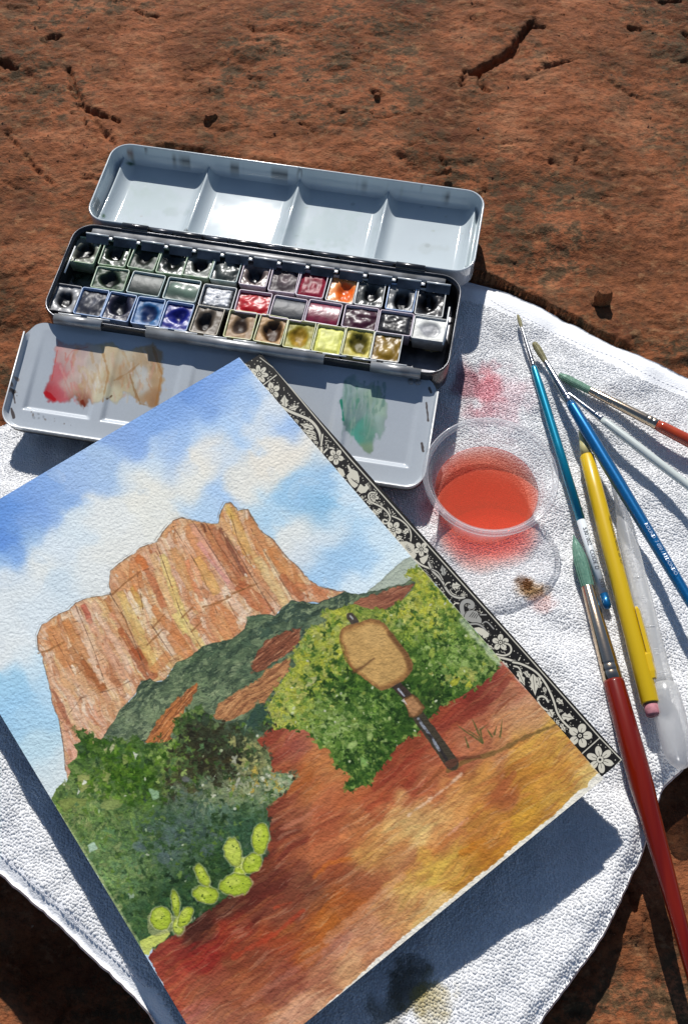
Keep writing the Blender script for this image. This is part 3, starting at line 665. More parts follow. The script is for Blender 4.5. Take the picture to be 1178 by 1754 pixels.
xs = np.linspace(-LW/2+1.0, LW/2-1.0, nx); ys = np.linspace(-LD/2+1.0, LD/2-1.0, ny); XX, YY = np.meshgrid(xs, ys, indexing='ij')
rr_ = 9.6; cxm = np.maximum(np.abs(XX)-(LW/2-1-rr_), 0); cym = np.maximum(np.abs(YY)-(LD/2-1-rr_), 0)
# squeeze the square grid into the rounded outline
sc_ = np.where((cxm > 0) & (cym > 0), np.maximum(cxm, cym)/np.maximum(np.hypot(cxm, cym), 1e-6), 1.0)
X2 = np.sign(XX)*(np.abs(XX)-cxm*(1-sc_)); Y2 = np.sign(YY)*(np.abs(YY)-cym*(1-sc_))
dr = np.min([np.abs(X2-r) for r in rid], 0)
ZZ = -12.4+6.4*np.clip(1-dr/7.0, 0, 1)**2.2
ZZ = np.where((X2 < rid[0]) | (X2 > rid[4]), -11.5+5.2*np.clip(1-dr/3.0, 0, 1)**1.6, ZZ)
cxa = np.maximum(np.abs(X2)-(LW/2-1-rr_), 0); cya = np.maximum(np.abs(Y2)-(LD/2-1-rr_), 0)
de = np.where((cxa > 0) & (cya > 0), rr_-np.hypot(cxa, cya), np.minimum(LW/2-1-np.abs(X2), LD/2-1-np.abs(Y2)))
ZZ = ZZ + 2.4*np.clip(1-(Y2+LD/2-1)/44.0, 0, 1)**2 + 2.4*np.clip(1-(Y2+LD/2-1)/6.0, 0, 1)**2 - 0.0*de
wall = np.clip(1-de/1.1, 0, 1)**0.6; ZZ = ZZ*(1-wall)+(-0.3)*wall
ZZ += 0.06*gn(X2/26, Y2/22, 77)+0.008*gn(X2/6, Y2/6, 78)
Vl = np.stack([X2.ravel(), Y2.ravel(), ZZ.ravel()], 1)*MM
# dried washes and grime on the enamel
Lo = TM @ LT
lw_ = np.array([(Lo @ Vector(p)).to_tuple() for p in Vl[::1]]); lpx, lpy = proj(lw_[:, 0], lw_[:, 1], lw_[:, 2])
lc = np.ones((len(Vl), 3))*np.array([0.50, 0.56, 0.58]); nz = vn(lpx/14, lpy/14, 80)*.6+vn(lpx/6, lpy/6, 81)*.4
def blot(C, px_, py_, x, y, rx, ry, col, a, rg=.6, lo=.45):
    d = np.hypot((px_-x)/rx, (py_-y)/ry)+nz*rg; k = a*sstep(1.1, lo, d); C[:] = C*(1-k[:, None])+np.array(col)*k[:, None]
blot(lc, lpx, lpy, 260, 340, 60, 36, (0.46, 0.54, 0.525), .6); blot(lc, lpx, lpy, 420, 380, 60, 36, (0.47, 0.55, 0.60), .5); blot(lc, lpx, lpy, 560, 390, 70, 40, (0.43, 0.51, 0.50), .6)
blot(lc, lpx, lpy, 224, 281, 10, 6, (0.03, 0.09, 0.03), .9); blot(lc, lpx, lpy, 178, 370, 4, 4, (0.06, 0.15, 0.04), .9); blot(lc, lpx, lpy, 223, 262, 8, 4, (0.20, 0.10, 0.06), .8)
rb = random.Random(3)
for k in range(46):
    x_, y_ = rb.uniform(190, 800), rb.uniform(300, 440); blot(lc, lpx, lpy, x_, y_, rb.uniform(1, 5), rb.uniform(.8, 3), rb.choice([(.30, .33, .33), (.40, .44, .40), (.36, .30, .24), (.58, .62, .62)]), rb.uniform(.3, .7), .6)
for x_, y_, a_, b_, c_ in ((300, 365, 34, 9, (.36, .42, .40)), (430, 395, 50, 8, (.38, .45, .47)), (575, 420, 46, 9, (.34, .42, .38)), (740, 425, 34, 8, (.40, .44, .42)), (250, 330, 30, 12, (.42, .50, .46))): blot(lc, lpx, lpy, x_, y_, a_, b_, c_, .35, 1.1, .2)
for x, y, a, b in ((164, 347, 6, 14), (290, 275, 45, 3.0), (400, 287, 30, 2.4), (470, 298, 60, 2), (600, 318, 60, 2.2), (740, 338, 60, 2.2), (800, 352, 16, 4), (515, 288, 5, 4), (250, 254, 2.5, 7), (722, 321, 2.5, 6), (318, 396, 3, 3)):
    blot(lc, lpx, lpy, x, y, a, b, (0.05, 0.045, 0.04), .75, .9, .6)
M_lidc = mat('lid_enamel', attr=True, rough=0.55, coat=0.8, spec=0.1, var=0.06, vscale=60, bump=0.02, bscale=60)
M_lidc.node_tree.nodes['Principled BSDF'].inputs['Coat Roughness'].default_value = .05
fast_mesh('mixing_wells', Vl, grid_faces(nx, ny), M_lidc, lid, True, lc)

# palette flap, hinged at the front
FW, FD = 200.0, 57.0
p0, p1 = unp(60, 546, -5.4), unp(752, 646, -5.4); fa = math.atan2(p1.y-p0.y, p1.x-p0.x); tilt = math.radians(13)
q0, q1 = unp(52, 548, -5.4), unp(754, 649, -5.4); FW = (q1-q0).length*1000; fm = (q0+q1)/2
d0 = unp(0, 735, -18.5); d1 = unp(722, 838, -18.5)
FD = abs((Matrix.Rotation(-fa, 3, 'Z') @ (((d0+d1)/2)-fm)).y)*1000/math.cos(tilt)
flap = empty('palette_flap'); FMX = Matrix.Translation(fm) @ Matrix.Rotation(fa, 4, 'Z') @ Matrix.Rotation(tilt, 4, 'X') @ Matrix.Translation((0, -FD/2*MM, 0))
flap.parent = tin; flap.matrix_parent_inverse = Matrix.Identity(4); flap.matrix_basis = TI @ FMX
print('flap', FW, FD)
nx, ny = 340, 110; xs = np.linspace(-FW/2+.6, FW/2-.6, nx); ys = np.linspace(-FD/2+.6, FD/2-.4, ny); XX, YY = np.meshgrid(xs, ys, indexing='ij')
r0 = 8.5; cxm = np.maximum(np.abs(XX)-(FW/2-.6-r0), 0); cym = np.maximum(np.abs(YY)-(FD/2-.6-r0), 0)
sc_ = np.where((cxm > 0) & (cym > 0), np.maximum(cxm, cym)/np.maximum(np.hypot(cxm, cym), 1e-6), 1.0)
X2 = np.sign(XX)*(np.abs(XX)-cxm*(1-sc_)); Y2 = np.sign(YY)*(np.abs(YY)-cym*(1-sc_))
FI = FMX.inverted(); ZZ = np.zeros_like(X2)
b0 = FI @ unp(40, 702, -18); b4 = FI @ unp(700, 806, -18); wx0, wx1 = b0.x*1000, b4.x*1000; wyb = (b0.y+b4.y)*500
pw = (wx1-wx0-4*4.5)/5
for i in range(5):
    xa = wx0+i*(pw+4.5); xb = xa+pw
    d = np.minimum(np.minimum(X2-xa, xb-X2), np.minimum(Y2-wyb, FD/2+6-Y2))
    deep = np.clip((FD/2-4-Y2)/(FD-12), 0, 1)**0.8
    ZZ -= 1.9*deep*sstep(-0.2, 2.6, d)
cxa = np.maximum(np.abs(X2)-(FW/2-.6-r0), 0); cya = np.maximum(np.abs(Y2)-(FD/2-.6-r0), 0)
de = np.where((cxa > 0) & (cya > 0), r0-np.hypot(cxa, cya), np.minimum(FW/2-.6-np.abs(X2), FD/2-.6-np.abs(Y2)))
de2 = np.where((cxa > 0) & (cya > 0) & (Y2 < 0), r0-np.hypot(cxa, cya), np.minimum(FW/2-.6-np.abs(X2), Y2+FD/2-.6))
wl = np.clip(1-de2/1.0, 0, 1)**.7*sstep(FD/2-4, FD/2-12, Y2)
ZZ += 3.4*wl + 0.05*gn(X2/14, Y2/12, 90)
Vf = np.stack([X2.ravel(), Y2.ravel(), ZZ.ravel()], 1)*MM
cvF = Canvas((FMX @ Vector((-FW/2*MM, -FD/2*MM, 0)))[:], (FMX.to_3x3() @ Vector((FW*MM, 0, 0)))[:], (FMX.to_3x3() @ Vector((0, FD*MM, 0)))[:], 1400, 400, np.array([178, 184, 189])/255)
c = cvF; T = (178, 184, 189)
LS = [(98, 582), (110, 588), (150, 590), (190, 588), (210, 600), (235, 596), (262, 588), (277, 604), (280, 640), (276, 670), (268, 692), (258, 697), (248, 690), (240, 692), (228, 676), (212, 672), (200, 690), (180, 682), (168, 690), (158, 693),
      (152, 684), (148, 694), (142, 698), (134, 688), (128, 676), (118, 684), (104, 688), (84, 686), (75, 672), (80, 654), (90, 640), (94, 612)]
c.wash(LS, [(100, 590, (206, 140, 130)), (92, 640, (200, 84, 84)), (84, 672, (180, 16, 20)), (98, 676, (204, 70, 74)), (120, 610, (206, 168, 152)), (125, 660, (208, 172, 152)), (140, 690, (120, 42, 14)), (142, 674, (176, 120, 84)), (165, 620, (206, 186, 160)), (160, 660, (216, 204, 180)), (185, 605, (192, 164, 116)), (180, 640, (196, 176, 128)), (176, 680, (204, 190, 146)),
             (205, 640, (186, 150, 104)), (212, 610, (200, 184, 150)), (235, 612, (190, 154, 106)), (240, 650, (198, 196, 188)), (225, 660, (190, 166, 118)), (262, 605, (184, 140, 92)), (270, 640, (180, 138, 86)), (266, 685, (160, 104, 50)), (245, 685, (176, 140, 96))], 10, 3.4, 4.0, .74, 9, .12, .12)
for k in range(90):
    x0 = random.uniform(100, 272); y0 = random.uniform(592, 660); q = random.uniform(-.35, .5); L_ = random.uniform(15, 45)
    c.line([(x0, y0), (x0+q*L_*.5+random.uniform(-4, 4), y0+L_*.5), (x0+q*L_, min(y0+L_, 690))], random.uniform(1.5, 6), random.choice([(178, 136, 88), (196, 168, 120), (214, 206, 192), (170, 122, 78), (206, 182, 150), (200, 150, 130)] if x0 > 130 else [(206, 140, 126), (200, 100, 96), (212, 176, 164)]), random.uniform(.15, .45), 1.6, .4, 3.0)
for P, wd, cc, al in (([(177, 606), (186, 640), (176, 688)], 3, (158, 112, 62), .5), ([(196, 650), (222, 636), (238, 622)], 3, (150, 108, 62), .5), ([(262, 596), (277, 640), (266, 690)], 4, (158, 108, 56), .5), ([(222, 640), (230, 668), (240, 690), (250, 692)], 3.5, (140, 100, 56), .6), ([(112, 604), (112, 616), (124, 600), (150, 594)], 2, (196, 110, 96), .5), ([(184, 682), (190, 676)], 4, (80, 56, 34), .8), ([(140, 686), (144, 694)], 7, (112, 34, 10), .8), ([(78, 672), (92, 682)], 8, (176, 12, 18), .8)):
    c.line(P, wd, cc, al, 1.2, 0.3, 2.0)
GSM = [(588, 660), (594, 648), (606, 642), (616, 654), (628, 660), (640, 656), (654, 666), (661, 690), (660, 716), (656, 742), (650, 752), (644, 742), (640, 762), (634, 776), (622, 770), (614, 758), (606, 750), (598, 742), (590, 738), (586, 716), (583, 690)]
c.wash(GSM, [(592, 655, (132, 158, 150)), (600, 700, (104, 132, 124)), (590, 730, (70, 110, 98)), (612, 744, (52, 142, 116)), (620, 690, (124, 150, 138)), (628, 660, (150, 172, 158)), (640, 680, (140, 168, 136)), (632, 740, (84, 140, 112)), (632, 768, (116, 146, 104)), (655, 700, (146, 172, 146)), (645, 730, (150, 176, 160))], 8, 3.6, 4.5, .76, 6, .1, .15)
for k in range(46):
    x0 = random.uniform(588, 658); y0 = random.uniform(650, 715); L_ = random.uniform(20, 55)
    c.line([(x0, y0), (x0+random.uniform(-3, 2), y0+L_*.5), (x0+random.uniform(-7, 0), y0+L_)], random.uniform(1.5, 5), random.choice([(90, 124, 112), (120, 148, 136), (150, 172, 150), (70, 130, 106), (160, 176, 172)]), random.uniform(.2, .5), 1.5, .4, 2.5)
c.line([(584, 686), (588, 720)], 3.5, (20, 120, 90), .8, 1, .2, 1.5)
c.dabs([(15, 650), (35, 600), (30, 700), (20, 720)], 9, [(70, 55, 40), (110, 80, 60)], (1, 3.5), (.5, .8))
for P in ([(20, 700), (24, 715)], [(23, 670), (26, 690)], [(730, 690), (733, 720)], [(735, 664), (738, 672)], [(722, 760), (724, 772)]): c.line(P, 4, (60, 50, 45), .8, .8, 0, 1.5)
c.dabs([(40, 700), (140, 722), (160, 735), (30, 716)], 14, [(150, 155, 160), (120, 110, 100)], (.7, 1.8), (.4, .7))
c.line([(98, 600), (88, 650)], 1.5, (200, 60, 50), .5)
c.gain = 1.03
M_flap = mat_image('palette_enamel', c.image('palette_smears', 0.015), 0.26, 0.04, 80, 0.45)
fo = fast_mesh('palette_panel', Vf, grid_faces(nx, ny), M_flap, flap)
uvl = fo.data.uv_layers.new(name='UVMap'); li = np.zeros(len(fo.data.loops), np.int32); fo.data.loops.foreach_get('vertex_index', li)
uvl.data.foreach_set('uv', np.stack([Vf[li, 0]/(FW*MM)+.5, Vf[li, 1]/(FD*MM)+.5], 1).astype(np.float32).ravel())
# outer shell of the flap, with a bare metal edge bead
P = [p for p in rrect(FW, FD, r0+.6, 8)]
v, f = loft([[(x*MM, y*MM, z*MM) for x, y in rrect(FW-2*i, FD-2*i, r0+.6-i*.5, 8)] for i, z in ((2.5, -4.4), (.6, -4.0), (0, -3.0), (0, -.6), (.5, -.5))], True, False)
mesh('flap_shell', v, f, M_black, flap)
n_ = 9; P = rrect(FW-.3, FD-.3, r0+.4, 8); P = P[18:36]; P = [(-FW/2+.15, FD/2-8)]+[p for p in P if p[1] < 0]+[(FW/2-.15, FD/2-8)]
v, f = tube([Vector((x*MM, y*MM, 3.3*MM)) for x, y in P], [.42*MM]*len(P), 6); mesh('flap_rim', v, f, M_bright, flap)
v, f = loft([[(x*MM, y*MM, z*MM) for x, y in P] for z in (-.6, 3.2)], closed=False); mesh('flap_wall', v, f, M_flap_edge, flap)
for y in (668, 690, 598, 640): pass
for X, Y in ((FW/2-14, FD/2-3.6), (FW/2-10.5, FD/2-3.4)):
    v, f = lathe([(1.5, 0), (1.5, .5), (1.0, .8), (.01, .9)], 16); o = mesh('rivet', v, f, M_steel, flap); o.location = (X*MM, Y*MM, 0)

# ------------------------------------------------------------------ half pans of paint, each a thing of its own
M_pan = {k: mat('pan_plastic_'+k, c, 0.35, c2=c2, vscale=260) for k, c, c2 in (
    ('white', (0.62, 0.62, 0.60), (0.42, 0.42, 0.40)), ('green', (0.25, 0.38, 0.20), (0.46, 0.52, 0.40)), ('mint', (0.34, 0.44, 0.40), (0.5, 0.55, 0.52)), ('pink', (0.56, 0.50, 0.54), (0.50, 0.38, 0.44)),
    ('blue', (0.20, 0.33, 0.58), (0.42, 0.50, 0.62)), ('yellow', (0.50, 0.50, 0.18), (0.60, 0.60, 0.45)), ('tan', (0.50, 0.45, 0.34), (0.36, 0.31, 0.24)), ('black', (0.05, 0.05, 0.06), (0.25, 0.25, 0.26)))}
M_cake = {}
def cake_mat(rough, metal=0.0):
    k = (rough, metal)
    if k not in M_cake:
        M_cake[k] = mat('dried_paint', attr=True, rough=rough, bump=0.18, bscale=240, spec=.35, coat=0.2 if rough < .3 else 0, metal=metal)
    return M_cake[k]
shells = {}
def shell_mesh(wx, dy, key):
    k = (wx, dy, key)
    if k not in shells:
        hw, hd = wx, dy
        v, f = loft(rr_rings(hw, hd, 1.2, [(1.1, -9), (0.15, -1), (0, 0), (0.1, 0.1), (0.55, 0.1), (0.65, -0.2), (1.5, -7.5)], 3), True, True)
        me = bpy.data.meshes.new('pan_shell'); me.from_pydata(v, [], f); me.materials.append(M_pan[key])
        me.polygons.foreach_set('use_smooth', [True]*len(me.polygons)); shells[k] = me
    return shells[k]
def pan(x, y, wide, key, dark, rim, kind, label, rot=0.0, rough=0.3, level=-1.3, z=-3.8, seed=0, row=None):
    wx, dy = (17.6, 14.6) if wide else (14.6, 17.6)
    p = unp(x, y, z); o = empty('half_pan', (p.x, p.y, (z-9)*MM), (0, 0, ang+rot)); tag(o, label, 'paint pan', 'half pans of paint set in the tin')
    s_ = bpy.data.objects.new('pan_shell', shell_mesh(wx, dy, key)); COL.objects.link(s_); s_.parent = o; s_.location = (0, 0, 9*MM)
    n_ = 22; xs = np.linspace(-1, 1, n_); A, B = np.meshgrid(xs, xs, indexing='ij'); r = np.hypot(A, B); rm = np.maximum(abs(A), abs(B))
    rs = random.Random(seed*7); r = np.hypot((A-rs.uniform(-.16, .16))*rs.uniform(.92, 1.25), (B-rs.uniform(-.12, .16))*rs.uniform(.92, 1.25))+.17*vn(A*1.7+seed*3, B*1.7, seed+9)+.06*vn(A*5+seed, B*5, seed+11)
    nz_ = vn(A*3+seed*5, B*3, seed)+.5*vn(A*8, B*8+seed, seed+1); Z = level+0*A; t = np.clip(r/0.85, 0, 1)
    rimk = sstep(.55, .95, r)
    if kind == 'well': Z = Z-rs.uniform(2.2, 4.2)*(1-sstep(.30, .86, r))+0.25*nz_+0.5*rimk
    elif kind == 'dish': Z = Z-2.2*(1-sstep(.1, .95, r))+0.2*nz_
    elif kind == 'full': Z = Z+0.7-.9*sstep(.75, 1, rm)+0.25*nz_; rimk = rimk*0.4
    elif kind == 'bar': Z = Z+1.5*np.sqrt(np.clip(1-B*B*.9, 0, 1))-.4+0.05*nz_; rimk = sstep(-.2, .5, B)*.5
    elif kind == 'foil': Z = Z+0.9+0.7*vn(A*7, B*7, seed+3)+.4*vn(A*13, B*13, seed+4)-1.6*sstep(.8, 1, rm); rimk = 1-sstep(.72, .9, rm)
    elif kind == 'flat': Z = Z+0.6*rimk+.08*nz_
    elif kind == 'lump': Z = Z+1.2*np.clip(1-r**2, 0, 1)-0.9*np.exp(-((A-.1)**2+(B-.1)**2)*9)+.3*nz_; rimk = 0.5*(1-sstep(.2, .9, r))
    elif kind == 'heart': Z = Z+1.0*np.exp(-((A-.5)**2+(B-.1)**2)*4)+1.1*np.exp(-((A+.5)**2+(B-.2)**2)*4); rimk = np.clip(Z-level, 0, 1)
    cl = np.array(lin(dark))*(1-rimk[..., None])+np.array(lin(rim))*rimk[..., None]; cl = cl*(1+.25*nz_[..., None]).clip(.4, 1.6)
    Vp = np.stack([(A*(wx/2-1.0)).ravel(), (B*(dy/2-1.0)).ravel(), Z.ravel()+9], 1)*MM
    fast_mesh('paint_cake', Vp, grid_faces(n_, n_), cake_mat(rough), o, True, cl.reshape(-1, 3))
    return o
PANS = [
 (146, 428, 0, 'green', (8, 10, 8), (120, 122, 108), 'well', 'black green paint with a crusted grey rim, leftmost pan of the back row'),
 (198, 433.5, 0, 'green', (8, 12, 8), (45, 58, 42), 'well', 'black green paint with a hollow, second pan from the left in the back row'),
 (248.6, 439, 0, 'green', (8, 14, 8), (30, 45, 28), 'dish', 'dark green glossy paint, third pan from the left in the back row'),
 (296, 447, 0, 'green', (8, 14, 10), (58, 64, 58), 'dish', 'very dark green paint, fourth pan from the left in the back row'),
 (341, 452, 0, 'green', (10, 14, 12), (118, 122, 114), 'well', 'dark green paint with a grey ring, fifth from the left in the back row'),
 (388, 459, 0, 'mint', (40, 48, 46), (120, 124, 118), 'lump', 'rounded lump of grey green paint, sixth pan from the left in the back row'),
 (438, 467, 0, 'pink', (28, 26, 34), (120, 104, 98), 'well', 'slate grey paint with a brownish ring round its hollow, middle pan of the back row'),
 (487, 478, 0, 'pink', (62, 50, 54), (130, 112, 114), 'lump', 'taupe grey paint with a dimple, left neighbour of the crimson pan'),
 (535, 486, 0, 'pink', (132, 10, 40), (140, 26, 54), 'full', 'deep crimson paint with bright glints, next to the orange pan in the back row'),
 (586, 495, 0, 'white', (215, 92, 18), (232, 150, 85), 'dish', 'bright orange paint, the only orange pan in the tin'),
 (634, 501, 0, 'white', (8, 8, 10), (72, 74, 72), 'well', 'black paint with a crumbly grey edge, right neighbour of the orange pan'),
 (687, 509, 0, 'blue', (8, 10, 16), (110, 112, 112), 'well', 'black paint with a smeared grey crescent, second pan from the right in the back row'),
 (737, 518, 0, 'white', (6, 6, 8), (42, 42, 44), 'well', 'smooth black paint, last pan on the right of the back row'),
 (189, 477, 1, 'green', (10, 16, 10), (50, 66, 46), 'well', 'dark green paint with a round pit, leftmost pan of the middle row'),
 (250.5, 486, 1, 'mint', (44, 52, 48), (112, 116, 110), 'bar', 'smooth rounded grey green paint, second pan from the left in the middle row'),
 (312, 496, 1, 'mint', (34, 56, 48), (112, 132, 116), 'heart', 'soft green paint worn into two humps, third from the left in the middle row'),
 (373, 508, 1, 'white', (22, 26, 34), (205, 206, 208), 'foil', 'blue black paint with a crumpled silvery skin, left neighbour of the red pan'),
 (434, 517.6, 1, 'pink', (172, 16, 28), (205, 80, 82), 'lump', 'bright red paint with a dark dimple, the only red pan in the tin'),
 (494, 528, 1, 'pink', (22, 28, 38), (46, 54, 66), 'bar', 'indigo paint with a rounded glossy top, right neighbour of the red pan'),
 (554, 535.5, 1, 'pink', (112, 28, 54), (150, 70, 92), 'bar', 'dull rose madder paint, an unused smooth block in the middle row'),
 (617, 544, 1, 'pink', (58, 20, 38), (92, 60, 70), 'lump', 'dark maroon paint with a swirled top, right neighbour of the rose madder pan'),
 (677, 553, 1, 'pink', (20, 20, 24), (50, 50, 54), 'full', 'rough glossy black paint, second pan from the right in the middle row'),
 (736, 563, 1, 'white', (140, 141, 144), (215, 215, 208), 'flat', 'flat grey paint inside a white crust, last pan on the right of the middle row'),
 (110, 510, 0, 'black', (8, 8, 12), (150, 150, 150), 'well', 'black paint with flaking white edges, leftmost pan of the front row'),
 (157, 517, 0, 'blue', (44, 46, 56), (74, 76, 86), 'lump', 'charcoal paint with a wrinkled crater, second pan from the left in the front row'),
 (204, 525, 0, 'blue', (8, 9, 22), (46, 44, 64), 'well', 'navy black paint with a wide hollow, third pan from the left in the front row'),
 (254, 533, 0, 'blue', (8, 34, 78), (30, 92, 142), 'dish', 'prussian blue paint, left neighbour of the ultramarine pan in the front row'),
 (303, 541, 0, 'blue', (6, 14, 96), (14, 26, 122), 'dish', 'intense ultramarine blue paint, left neighbour of the dark brown ringed pan'),
 (355, 548, 0, 'tan', (34, 28, 26), (104, 92, 78), 'well', 'dark sepia paint with a pale ring, right neighbour of the ultramarine pan'),
 (412, 556, 0, 'yellow', (52, 36, 24), (148, 118, 84), 'dish', 'tan brown paint, left one of the two brown pans in the front row'),
 (464, 564, 0, 'yellow', (66, 40, 14), (165, 130, 86), 'well', 'chestnut brown paint, right one of the two brown pans in the front row'),
 (513, 573, 0, 'yellow', (150, 118, 20), (150, 142, 52), 'dish', 'mustard yellow paint, left neighbour of the pale lemon pan'),
 (563, 581, 0, 'yellow', (205, 205, 100), (222, 220, 130), 'full', 'pale lemon yellow paint, the lightest pan of the front row'),
 (613, 587, 0, 'yellow', (92, 82, 8), (182, 168, 70), 'well', 'olive yellow paint with a deep round hollow, right neighbour of the lemon pan'),
 (662, 594, 0, 'white', (120, 92, 14), (172, 142, 66), 'lump', 'glossy ochre brown paint, last pan on the right of the front row')]
for i, (x, y, wd, key, dk, rm, kd, lb) in enumerate(PANS):
    pan(x, y, wd, key, dk, rm, kd, lb, rot=random.uniform(-.03, .03), seed=i+1, rough=random.choice((.30, .36, .45)) if key != 'yellow' else .5)
# dried residue in the bare slots of the tray
M_res = mat('paint_residue', (0.012, 0.022, 0.012), 0.25, c2=(0.05, 0.07, 0.05), vscale=300, bump=0.4, bscale=300)
M_res2 = mat('ochre_residue', (0.25, 0.16, 0.02), 0.5, c2=(0.12, 0.11, 0.07), vscale=300)
def residue(x, y, rx, ry, m, sd):
    X, Y = loc(x, y, -13); rr = random.Random(sd); n_ = 22; R = []
    for s_, z in ((1, -13.65), (.85, -13.2), (.5, -12.9), (.15, -12.8)):
        R.append([((X+rx*s_*(1+.25*math.sin(k*1.9+sd)+.1*math.sin(k*4))*math.cos(2*math.pi*k/n_))*MM, (Y+ry*s_*(1+.2*math.sin(k*2.3))*math.sin(2*math.pi*k/n_))*MM, z*MM) for k in range(n_)])
    v, f = loft(R, False, True); mesh('paint_residue', v, f, m, tin)
residue(143, 476, 6, 5, M_res, 1); residue(738, 595, 5, 2.5, M_res2, 2)

# ------------------------------------------------------------------ watercolour block with the painting
ZS = 0.0
cTL, cTR, cBR, cBL = (unp(*p, ZS) for p in ((-163, 951), (410, 612), (1033, 1334), (386, 1864)))
block = empty('watercolor_block', ((cTL+cBR)/2)-Vector((0, 0, 6.5*MM)))
tag(block, 'watercolour block with a painted landscape of a red mesa, green bushes and a signpost', 'painting')
BI = Matrix.Translation(-block.location)
BL_ = lambda p: (p-block.location)
cv = Canvas(cBL[:], (cBR-cBL)[:], (cTL-cBL)[:], 780, 1120, np.array([226, 222, 212])/255)
SHEET = [(-170, 955), (410, 606), (1045, 1334), (386, 1880)]
SKY = [(410, 630, (128, 162, 216)), (385, 655, (120, 155, 214)), (340, 690, (104, 142, 206)), (370, 690, (122, 156, 212)), (300, 720, (118, 153, 210)), (262, 730, (122, 157, 212)), (200, 765, (128, 158, 210)), (150, 800, (148, 174, 215)), (170, 790, (166, 188, 215)), (230, 760, (126, 158, 212)),
 (60, 850, (118, 153, 210)), (20, 890, (92, 136, 205)), (8, 930, (88, 132, 205)), (60, 885, (118, 152, 210)), (95, 860, (135, 166, 213)), (50, 920, (150, 178, 212)), (90, 935, (206, 212, 217)), (30, 990, (214, 216, 216)), (3, 965, (140, 172, 214)), (70, 960, (219, 217, 211)), (110, 1000, (196, 206, 213)),
 (140, 905, (205, 212, 216)), (180, 885, (218, 216, 211)), (250, 830, (224, 217, 204)), (200, 940, (219, 215, 207)), (120, 1040, (205, 212, 216)), (155, 985, (214, 213, 209)), (300, 800, (203, 208, 214)), (350, 790, (228, 217, 200)), (355, 770, (224, 214, 202)), (330, 830, (224, 217, 204)), (270, 885, (222, 217, 206)), (380, 790, (196, 206, 218)), (230, 800, (196, 206, 216)), (270, 790, (190, 204, 218)),
 (365, 850, (160, 187, 220)), (345, 872, (172, 196, 220)), (310, 745, (160, 186, 222)), (290, 772, (140, 170, 216)), (350, 740, (172, 196, 226)), (400, 740, (170, 195, 225)), (430, 670, (152, 182, 222)), (455, 645, (190, 203, 222)), (475, 700, (205, 212, 222)), (440, 720, (206, 211, 217)), (400, 700, (160, 186, 222)),
 (488, 718, (146, 177, 222)), (505, 728, (138, 170, 218)), (520, 752, (226, 215, 200)), (500, 775, (227, 215, 199)), (540, 775, (225, 215, 202)), (462, 800, (224, 213, 198)), (420, 830, (219, 213, 203)), (480, 690, (215, 214, 212)), (545, 800, (146, 182, 215)), (520, 830, (156, 190, 218)), (480, 862, (150, 187, 215)), (505, 850, (146, 186, 216)), (450, 882, (176, 201, 218)),
 (535, 880, (124, 172, 208)), (547, 870, (130, 177, 210)), (515, 903, (218, 215, 208)), (560, 925, (200, 208, 213)), (590, 850, (190, 208, 221)), (600, 900, (166, 198, 222)), (585, 958, (144, 182, 215)), (560, 985, (154, 187, 216)), (620, 945, (162, 194, 221)), (640, 920, (196, 212, 222)), (665, 960, (207, 219, 223)), (605, 1000, (203, 215, 222)), (540, 940, (207, 210, 212)), (570, 900, (190, 207, 218)), (560, 960, (160, 190, 216)), (620, 860, (196, 211, 221)),
 (30, 1200, (146, 187, 216)), (20, 1180, (152, 192, 216)), (62, 1230, (158, 193, 215)), (80, 1290, (176, 201, 212)), (30, 1100, (216, 216, 214)), (8, 1050, (212, 214, 214)), (60, 1140, (188, 206, 216)), (80, 1185, (172, 199, 216)), (100, 1320, (204, 210, 210)), (60, 1060, (208, 213, 216)), (-100, 950, (90, 132, 205)), (-60, 1050, (190, 205, 216)), (-60, 1110, (150, 190, 216))]
SKY = [(x, y, tuple(max(0, min(255, 220+(q-218)*.97+(-2, 2, 1)[k])) for k, q in enumerate(c))) for x, y, c in SKY]
cv.wash(SHEET, SKY, 17, cw=16, warp=0, var=0.02)
cv.dabs(SHEET, 160, [(226, 222, 214), (150, 184, 220), (200, 210, 218)], (5, 14), (.06, .16), (1, 2.5), warp=3)
# far hill
cv.fill([(628, 1014), (645, 1000), (665, 982), (690, 960), (705, 953), (722, 966), (735, 985), (700, 1000), (650, 1016)], (158, 166, 146), .92, 1, 1.5, .18)
# mesa
MESA = [(112, 1318), (110, 1285), (106, 1258), (101, 1232), (90, 1205), (87, 1183), (79, 1150), (72, 1125), (66, 1112), (64, 1090), (72, 1070), (84, 1063), (100, 1052), (118, 1045), (130, 1033), (150, 1024), (170, 1021), (190, 1018), (187, 1000), (189, 978), (203, 966), (226, 950), (240, 938), (268, 928), (282, 908), (296, 892),
        (310, 887), (328, 890), (345, 894), (360, 896), (374, 896), (378, 878), (386, 862), (396, 861), (408, 874), (425, 872), (431, 885), (440, 897), (450, 912), (468, 924), (482, 942), (492, 955), (508, 968), (522, 984), (535, 997), (552, 1006), (575, 1012), (592, 1014), (570, 1024), (552, 1032), (520, 1032), (498, 1030),
        (482, 1042), (470, 1056), (426, 1056), (420, 1078), (398, 1096), (378, 1102), (356, 1106), (330, 1126), (302, 1136), (282, 1166), (252, 1170), (242, 1168), (232, 1190), (206, 1216), (196, 1240), (190, 1275), (140, 1320), (116, 1340)]
